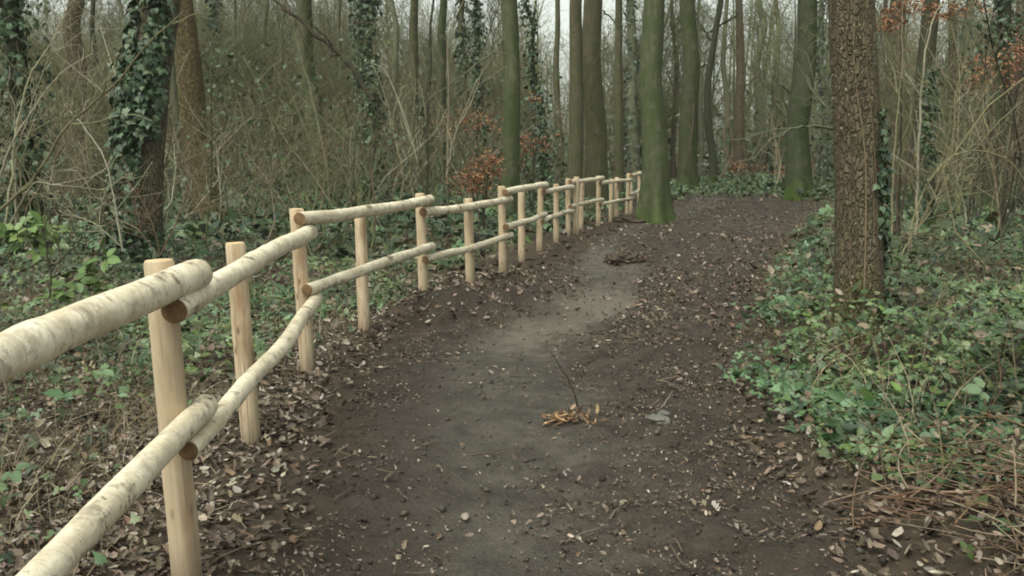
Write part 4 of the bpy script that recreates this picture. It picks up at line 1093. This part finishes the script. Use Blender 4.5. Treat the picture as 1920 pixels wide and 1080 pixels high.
# ---------------------------------------------------------------- the thicket and the wood behind
def thicket(name, label, n, zone, seed, colours, hh=(1.2, 4.2), extra=(6, 3), rad=(.006, .016), y0=9, y1=40, p=.9):
    r_ = np.random.default_rng(seed); g = Geo()
    x, y = sample(n * 4, y0, y1, p, r_, .66, 2)
    k = zone(x, y); x, y = x[k][:n], y[k][:n]; m = len(x)
    h = r_.uniform(*hh, m); s = np.linspace(0, 1, 7)
    a = r_.random(m) * 6.28; ln = r_.uniform(.05, .55, m)
    P = np.zeros((m, 7, 3)); b = r_.standard_normal((m, 2)) * .12
    P[:, :, 0] = x[:, None] + h[:, None] * (ln * np.cos(a))[:, None] * s ** 1.3 + h[:, None] * b[:, :1] * np.sin(s * 5)
    P[:, :, 1] = y[:, None] + h[:, None] * (ln * np.sin(a))[:, None] * s ** 1.3 + h[:, None] * b[:, 1:] * np.sin(s * 4)
    P[:, :, 2] = (hgt(x, y) - .05)[:, None] + h[:, None] * (s - .25 * ln[:, None] * s ** 2)
    R = r_.uniform(*rad, m)[:, None] * (1 - .7 * s)[None] * (1 + y / 60)[:, None]
    cb = pick(colours, m, r_, .3)
    V, F = tubes(P, R, 4); g.add(V, [F], per_tube(cb, 7, 4))
    b1, q1 = branch_set(r_, P, R, extra[0], (.2, 1), (.4, 1.5), 5, .2, .7, .6, .3)
    q1 = np.maximum(q1, .0035); c1 = np.repeat(cb, extra[0], 0)
    V, F = tubes(b1, q1, 3); g.add(V, [F], per_tube(c1, 5, 3))
    b2, q2 = branch_set(r_, b1, q1, extra[1], (.15, 1), (.2, .7), 4, .1, .75, .7, .3)
    V, F = tubes(b2, np.maximum(q2, .003), 3); g.add(V, [F], per_tube(np.repeat(c1, extra[1], 0), 4, 3))
    tag(link(name, g.mesh(name), M_TWIG), label, kind='stuff')
thicket('bare_thicket', 'tangle of bare twigs and stems filling the wood behind the fence', 560, lambda x, y: left_d(x, y) > 1.6 + .06 * y, 81, TAN + OLIVE + OLIVE + PALE + PINK, (1.0, 4.6), (6, 3), y0=12.5)
thicket('bare_thicket', 'tangle of bare twigs filling the wood right of the rough trunk', 300, lambda x, y: (right_d(x, y) > 2.5) & (x > .34 * y + 1), 82, TAN + OLIVE + PINK + DARKT, (1.2, 5.0), p=.8)
thicket('distant_thicket', 'low twiggy undergrowth across the distant wood', 600, lambda x, y: path_s(x, y) < -1, 83, OLIVE + TAN + PINK, (1.5, 6), (7, 3), (.010, .03), 36, 90, .2)

def hazel_meshes(seed, h):
    r_ = np.random.default_rng(seed); m = 5; s = np.linspace(0, 1, 9)
    a = r_.random(m) * 6.28; ln = r_.uniform(.12, .5, m); hh = h * r_.uniform(.6, 1, m); b = r_.standard_normal((m, 2)) * .05
    P = np.zeros((m, 9, 3))
    P[:, :, 0] = (hh * ln * np.cos(a))[:, None] * s ** 1.2 + (hh * b[:, 0])[:, None] * np.sin(s * 6)
    P[:, :, 1] = (hh * ln * np.sin(a))[:, None] * s ** 1.2 + (hh * b[:, 1])[:, None] * np.sin(s * 5)
    P[:, :, 2] = -.1 + hh[:, None] * (s - .15 * s ** 2)
    R = r_.uniform(.018, .038, m)[:, None] * (1 - .75 * s)[None]
    cs = TAN + OLIVE + OLIVE + [(.20, .19, .12), (.24, .23, .15)]; cb = pick(cs, m, r_, .25)
    g = Geo(); V, F = tubes(P, R, 5); g.add(V, [F], per_tube(cb, 9, 5))
    t = Geo()
    b1, q1 = branch_set(r_, P, R, 15, (.15, 1), (.7, 2.4), 6, .3, .75, .5, .28); q1 = np.maximum(q1, .006); c1 = np.repeat(cb, 15, 0)
    V, F = tubes(b1, q1, 4); t.add(V, [F], per_tube(c1, 6, 4))
    b2, q2 = branch_set(r_, b1, q1, 6, (.15, 1), (.4, 1.3), 5, .15, .75, .7, .28); q2 = np.maximum(q2, .004); c2 = np.repeat(c1, 6, 0)
    V, F = tubes(b2, q2, 3); t.add(V, [F], per_tube(c2, 5, 3))
    b3, q3 = branch_set(r_, b2, q2, 3, (.2, 1), (.2, .6), 4, .1, .75, .8, .28)
    V, F = tubes(b3, np.maximum(q3, .0035), 3); t.add(V, [F], per_tube(np.repeat(c2, 3, 0), 4, 3))
    return g.mesh('stems'), t.mesh('twigs')
HAZEL = [hazel_meshes(700 + k, 5.5 + .9 * k) for k in range(5)]
MARKS = [(-40, 'the left picture edge'), (25, 'the ivy-smothered edge trunk'), (142, 'the broad pale brown trunk'), (178, 'the dark straight left trunk'),
         (285, 'the thick ivy-mantled trunk'), (362, 'the leaning orange-brown oak'), (403, 'the slim ivy-scarfed trunk'), (443, 'the thin olive pole'), (497, 'the thin dark pole'), (530, 'the thin grey pole'),
         (582, 'the broad olive trunk'), (640, 'the grey pole by the ivy'), (689, 'the dark ivy column'), (742, 'the narrow grey-green trunk'), (778, 'the olive-brown trunk'), (829, 'the midway olive trunk'),
         (866, 'the ivy-dotted faint trunk'), (900, 'the ivy-covered thin stem'), (956, 'the pale olive beech'), (1012, 'the dark bending ivy stem'), (1045, 'the faint brown trunk'), (1078, 'the brown-green trunk'), (1115, 'the stout brown trunk'),
         (1161, 'the slim olive trunk'), (1187, 'the mottled pale green trunk'), (1228, 'the path-side beech'), (1291, 'the moss-green beech'), (1330, 'the crooked tree'), (1386, 'the straight brown trunk'), (1425, 'the hazy pale grey trunk'),
         (1458, 'the hazy slim trunk'), (1505, 'the dark green-sided beech'), (1541, 'the ivy-flecked pale trunk'), (1600, 'the big rough-barked trunk'), (1664, 'the thin red-brown trunk'), (1690, 'the broad red-brown trunk'),
         (1737, 'the dark ivy-sided trunk'), (1785, 'the pale brown slim trunk'), (1822, 'the greyish right trunk'), (1865, 'the short dark trunk'), (1908, 'the brown right-edge trunk')]
def hazels():
    r_ = np.random.default_rng(93); made = {}
    x, y = sample(2000, 17, 70, -.2, r_, .64, 1)
    for side, lab, grp, sel, cnt in (
        ('l', 'tall bare twiggy shrub among many alike in the thicket behind the fence', 'bare shrubs behind the fence', (x < fence_x(np.minimum(y, 28)) - 2.0 - .04 * y) & (y > 30), 70),
        ('r', 'tall bare twiggy shrub among many alike in the thicket right of the rough trunk', 'bare shrubs right of the path', (x > .42 * y) & (y > 22), 18),
        ('m', 'bare twiggy shrub among many alike far down beyond the path', 'bare shrubs beyond the path', (y > 46) & (x > .1 * y) & (x < .42 * y), 11)):
        for px_, py_ in list(zip(x[sel], y[sel]))[:cnt]:
            k = r_.integers(0, 5); st, tw = HAZEL[k]
            u_ = 960 + FPX * px_ / py_; lx_, lw_ = min(((lx, lw) for lx, lw in MARKS), key=lambda q: abs(q[0] - u_))
            lab2 = ('bare shrub ' + ('far back, ' if py_ > 50 else '') + ('straight behind ' if abs(lx_ - u_) < 14 else 'just left of ' if u_ < lx_ else 'just right of ') + lw_)
            root = empty('bare_shrub', (px_, py_, float(hgt(px_, py_))), lab2, 'shrub', grp)
            made.setdefault(lab2, []).append((py_, root))
            root.rotation_euler = (0, 0, r_.random() * 6.28); sc_ = r_.uniform(.8, 1.25) * (1 + max(py_ - 30, 0) / 60) * (1.3 if py_ > 44 else 1); root.scale = (sc_, sc_, sc_)
            link('stems', st, M_TWIG, root); tag(link('twigs', tw, M_TWIG, root), kind='stuff')
    words = {2: ('nearer of two', 'farther of two'), 3: ('nearest of three', 'middle of three', 'farthest of three'), 4: ('nearest of four', 'second of four', 'third of four', 'farthest of four'), 5: ('nearest of five', 'second of five', 'third of five', 'fourth of five', 'farthest of five')}
    for lab, lst in made.items():
        if 1 < len(lst) < 6:
            for (dd, o), w in zip(sorted(lst, key=lambda q: q[0]), words[len(lst)]): o['label'] = lab + ', ' + w
hazels()

def far_wood():
    r_ = np.random.default_rng(91); g = Geo()
    n = 950
    x, y = sample(n, 52, 190, .35, r_, .72, 5); m = n
    h = r_.uniform(9, 20, m); s = np.linspace(0, 1, 8); ln = r_.standard_normal((m, 2)) * .04; b = r_.standard_normal((m, 2)) * .022
    P = np.zeros((m, 8, 3))
    P[:, :, 0] = x[:, None] + h[:, None] * (ln[:, :1] * s + b[:, :1] * np.sin(s * 6)); P[:, :, 1] = y[:, None] + h[:, None] * (ln[:, 1:] * s + b[:, 1:] * np.sin(s * 5))
    P[:, :, 2] = hgt(x, y)[:, None] - .2 + h[:, None] * s
    R = (.05 + .20 * r_.random(m) ** 2)[:, None] * (1 - .75 * s)[None]
    cb = pick([(.15, .16, .085), (.20, .20, .12), (.13, .145, .068), (.17, .155, .098), (.11, .125, .06)], m, r_, .2)
    V, F = tubes(P, R, 5); g.add(V, [F], per_tube(cb, 8, 5))
    b1, q1 = branch_set(r_, P, R, 14, (.08, 1), (1.8, 5.5), 5, .35, .75, .5, .25)
    q1 = np.maximum(q1, .012); c1 = np.repeat(cb, 14, 0)
    V, F = tubes(b1, q1, 3); g.add(V, [F], per_tube(c1, 5, 3))
    b2, q2 = branch_set(r_, b1, q1, 4, (.2, 1), (.8, 2.2), 3, .2, .75, .7, .25)
    V, F = tubes(b2, np.maximum(q2, .008), 3); g.add(V, [F], per_tube(np.repeat(c1, 4, 0), 3, 3))
    tag(link('far_wood', g.mesh('far_wood'), M_TWIG), 'mass of bare trunks and branches of the far-off wood', kind='stuff')
    # leafy understorey of the far wood: evergreen scrub and ivy
    g = Geo(); m = 60000
    x, y = sample(m, 45, 170, .2, r_, .72, 5)
    H = (1.0 + 4.5 * smooth(.42, .75, fbm(x * .12, y * .12, 95, 3)))
    z = hgt(x, y) + H * r_.random(m) ** 1.1
    pos = np.stack([x, y, z], 1)
    scatter(g, DIAMOND, pos, frames(r_.standard_normal((m, 3)) + [0, -.4, .6], r_.standard_normal((m, 3))), .34 * (.5 + r_.random(m)) * (1 + (y - 45) / 120), pick([(.05, .080, .036), (.068, .10, .048), (.085, .105, .055), (.11, .10, .06), (.04, .065, .03)], m, r_))
    tag(link('far_scrub', g.mesh('far_scrub', False), M_GREEN), 'green scrub between the trunks of the far-off wood', kind='stuff')
far_wood()

def ivy_scrub():
    """evergreen ivy and holly hanging in the thicket"""
    r_ = np.random.default_rng(92); g = Geo()
    m = 52000
    x, y = sample(m, 14, 55, .3, r_, .66, 2)
    k = np.where(x < fence_x(y) - 2, True, (x > .4 * y + 1)) & (fbm(x * .35, y * .35, 96, 3) > .5); x, y = x[k], y[k]; m = len(x)
    z = hgt(x, y) + (.5 + 4.0 * smooth(.5, .72, fbm(x * .35, y * .35, 96, 3))) * r_.random(m) ** 1.3
    scatter(g, DIAMOND, np.stack([x, y, z], 1), frames(r_.standard_normal((m, 3)) + [0, -.4, .6], r_.standard_normal((m, 3))), .13 * (.5 + r_.random(m)), pick(GREENS[:3] + [(.045, .07, .035)], m, r_))
    tag(link('evergreen_scrub', g.mesh('evergreen_scrub', False), M_GREEN), 'evergreen leaves scattered through the thicket', kind='stuff')
ivy_scrub()

# ---------------------------------------------------------------- small things on the path
def mat_chip():
    m = Mat('fresh_orange_wood'); tc = m.n('TexCoord').outputs['Object']
    n = m.noise(m.mapping(tc, (1, 1, 1)), 90, 3)
    c = m.mix(m.ramp(m.n('ObjectInfo').outputs['Random'], .35, 1.0), (.13, .08, .048), (.58, .38, .20))
    m.base(m.mix(m.mul(m.ramp(n, .45, .65), .6), c, (.16, .085, .04))); m.rough(.85, .15)
    return m.m
M_CHIP = mat_chip()
M_SOIL = mat_plain('dark_clod', (.036, .028, .021), (.088, .068, .052), 9, .85, .8)
M_STONE = mat_plain('grey_stone', (.085, .082, .070), (.16, .155, .135), 14, .8, .4)
def chips():
    r_ = np.random.default_rng(101); c = ground_at(1066, 792)
    root = empty('splintered_wood', c, 'pile of bright orange wood splinters in the middle of the path', 'wood splinters')
    for i in range(22):
        L = r_.uniform(.035, .11); w = r_.uniform(.005, .017); t = r_.uniform(.002, .006)
        a = r_.normal(.3, 1.0); off = np.array([r_.normal(-.03, .06), r_.normal(0, .045)])
        s = np.linspace(-.5, .5, 5); ww = w * np.array([.15, .9, .7, .9, .3]) * r_.uniform(.3, 1.3, 5); yy = .02 * np.sin(s * r_.uniform(1, 6) + i)
        up = .10 * r_.random() * (s + .5) * L * 4
        V = []
        for q in range(5):
            for sx, sz in ((-1, -1), (1, -1), (1, 1), (-1, 1)): V.append((s[q] * L, sx * ww[q] + yy[q], sz * t * .5 + up[q]))
        V = np.array(V); ca, sa = math.cos(a), math.sin(a)
        V = np.stack([V[:, 0] * ca - V[:, 1] * sa, V[:, 0] * sa + V[:, 1] * ca, V[:, 2]], 1)
        gz = float(hgt(c[0] + off[0], c[1] + off[1])) - c[2]
        V += [off[0], off[1], gz + .012 + .05 * r_.random() * math.exp(-(off[0] / .1) ** 2)]
        F = [(4 * q + k, 4 * q + (k + 1) % 4, 4 * q + 4 + (k + 1) % 4, 4 * q + 4 + k) for q in range(4) for k in range(4)] + [(3, 2, 1, 0), (16, 17, 18, 19)]
        g = Geo(); g.add(V, [np.array(F)])
        link('splinter', g.mesh('splinter', False), M_CHIP, root)
    k = 90; g = Geo(); q = r_.standard_normal((k, 2)) * [.085, .05] + [.03, .01]
    zz = np.array([float(hgt(c[0] + a_, c[1] + b_)) - c[2] for a_, b_ in q]) + .01 + .05 * r_.random(k)
    fr = frames(r_.standard_normal((k, 3)) + [0, 0, .6], r_.standard_normal((k, 3))); fr[:, 0] *= r_.uniform(.3, 1, k)[:, None]
    scatter(g, CURL, np.column_stack([q, zz]), fr, .04 * (.5 + r_.random(k)), pick([(.19, .12, .07), (.26, .17, .10), (.12, .08, .055), (.36, .25, .15)], k, r_))
    tag(link('dry_leaf_bits', g.mesh('dry_leaf_bits', False), M_DEAD, root), kind='stuff')
chips()
woody('upright_twig', 'thin dark twig standing upright in the path beside the orange splinters', 'twig', [([(1086, 788, 5.1), (1082, 755, 5.1), (1068, 715, 5.1), (1050, 685, 5.1), (1034, 660, 5.1)], .0065)], DARKT, (3, 0), 102, tl=(.05, .12))
woody('fallen_twig', 'pale curved twig lying on the mud right of the path middle', 'twig', [([(1298, 945, 3.93), (1308, 915, 4.05), (1306, 890, 4.16), (1300, 880, 4.2)], .005)], [(.22, .17, .12)], (0, 0), 103)
woody('fallen_twig', 'short straight twig lying near the lower right of the path', 'twig', [([(1425, 1050, 3.28), (1450, 1030, 3.35), (1462, 1022, 3.38)], .005)], [(.22, .17, .12)], (0, 0), 104)
woody('fallen_twig', 'tan twig slanting on the leaves near the grey stone', 'twig', [([(1240, 765, 5.2), (1252, 748, 5.3), (1262, 732, 5.4)], .005)], [(.22, .17, .12)], (0, 0), 105)

def lump(name, label, cat, px, py, size, mat, seed, sink=.3, rg=.2, debris=0):
    c = ground_at(px, py); r_ = np.random.default_rng(seed)
    n, m = 64, 32; th = np.arange(n) * 2 * np.pi / n; ph = np.linspace(.05, np.pi - .05, m)
    T, Pp = np.meshgrid(th, ph)
    R = 1 + (.55 * (fbm(np.cos(T) * 1.6 + seed, np.sin(T) * 1.6 + Pp * 1.7, seed, 4) - .5) * 2 + rg * (fbm(np.cos(T) * 7 + seed, np.sin(T) * 7 + Pp * 6, seed + 3, 3) - .5)) * np.sin(Pp) ** .5
    V = np.stack([R * np.sin(Pp) * np.cos(T) * size[0], R * np.sin(Pp) * np.sin(T) * size[1], R * np.cos(Pp) * size[2] + size[2] * (1 - sink * 2)], -1).reshape(-1, 3)
    ii = np.arange(n * m).reshape(m, n); a, b = ii[:-1], ii[1:]
    F = np.stack([b, np.roll(b, -1, 1), np.roll(a, -1, 1), a], -1).reshape(-1, 4)
    g = Geo(); g.add(V, [F, np.array([ii[0][::-1]]) [:, ::-1], np.array([ii[-1]])])
    o = tag(link(name, g.mesh(name), mat, None, c), label, cat)
    if debris:
        k = r_.integers(0, len(V), debris); g = Geo()
        scatter(g, CURL, V[k] * 1.02, frames(unit(V[k]) + .5 * r_.standard_normal((debris, 3)) + [0, 0, .5], r_.standard_normal((debris, 3))), .05 * (.4 + .8 * r_.random(debris)), pick([(.15, .10, .07), (.10, .07, .05), (.07, .05, .036), (.20, .15, .11)], debris, r_))
        tag(link('leaf_debris', g.mesh('leaf_debris', False), M_DEAD, o), kind='stuff')
    return o
lump('earth_clod', 'dark crumbled mound of earth in the middle distance of the path', 'earth clod', 1170, 492, (.30, .22, .13), M_SOIL, 7, .42, .7, 260)
lump('stone', 'flat grey stone half sunk in mud right of the splinters', 'stone', 1228, 790, (.085, .05, .03), M_STONE, 9, .4)
lump('stone', 'small rounded pebble-like stone just above the flat grey stone', 'stone', 1246, 778, (.035, .03, .022), M_STONE, 12, .4)
lump('earth_clod', 'dark hump of earth and root at the foot of the path-side beech', 'earth clod', 1186, 416, (.42, .22, .15), M_SOIL, 14, .42, .7, 160)

def log(label, pts, r, mat):
    P = px_poly(pts, 12); P[:, 2] = hgt(P[:, 0], P[:, 1]) + r * .8
    org = P[0].copy(); me, rad = log_mesh('log', P - org, np.full(12, r), 14, .06, 33)
    root = empty('fallen_log', org, label, 'log'); link('bark', me, mat, root)
    for a, b in ((0, 1), (-1, -2)):
        g = Geo(); g.add(*disc(P[a] - org, P[a] - P[b], r * .99, 14, .05)); link('cut_end', g.mesh('cut_end'), M_CUTP, root)
log('pale log lying in the wood between the left edge and the ivy mantle', [(85, 385, 26), (132, 383, 25.6)], .10, BARK['grey'])

# ---------------------------------------------------------------- the damp air of the wood
hz = Mat('damp_air'); hz.t.nodes.remove(hz.b)
pv = hz.n('VolumePrincipled', {'Density': .0006, 'Color': (.84, .87, .76), 'Anisotropy': .1})
hz.t.links.new(pv.outputs[0], hz.out.inputs['Volume'])
c0, c1 = np.array([-260, -130, -1.5]), np.array([260, 330, 34.0])
hv = np.array([[(c0, c1)[i][0], (c0, c1)[j][1], (c0, c1)[k][2]] for i in (0, 1) for j in (0, 1) for k in (0, 1)])
hf = np.array([(0, 1, 3, 2), (4, 6, 7, 5), (0, 4, 5, 1), (2, 3, 7, 6), (0, 2, 6, 4), (1, 5, 7, 3)])
tag(link('haze', raw_mesh('haze', hv, hf.ravel(), np.full(6, 4), smooth_shade=False), hz.m), 'thin damp air greying the far trunks', kind='stuff')
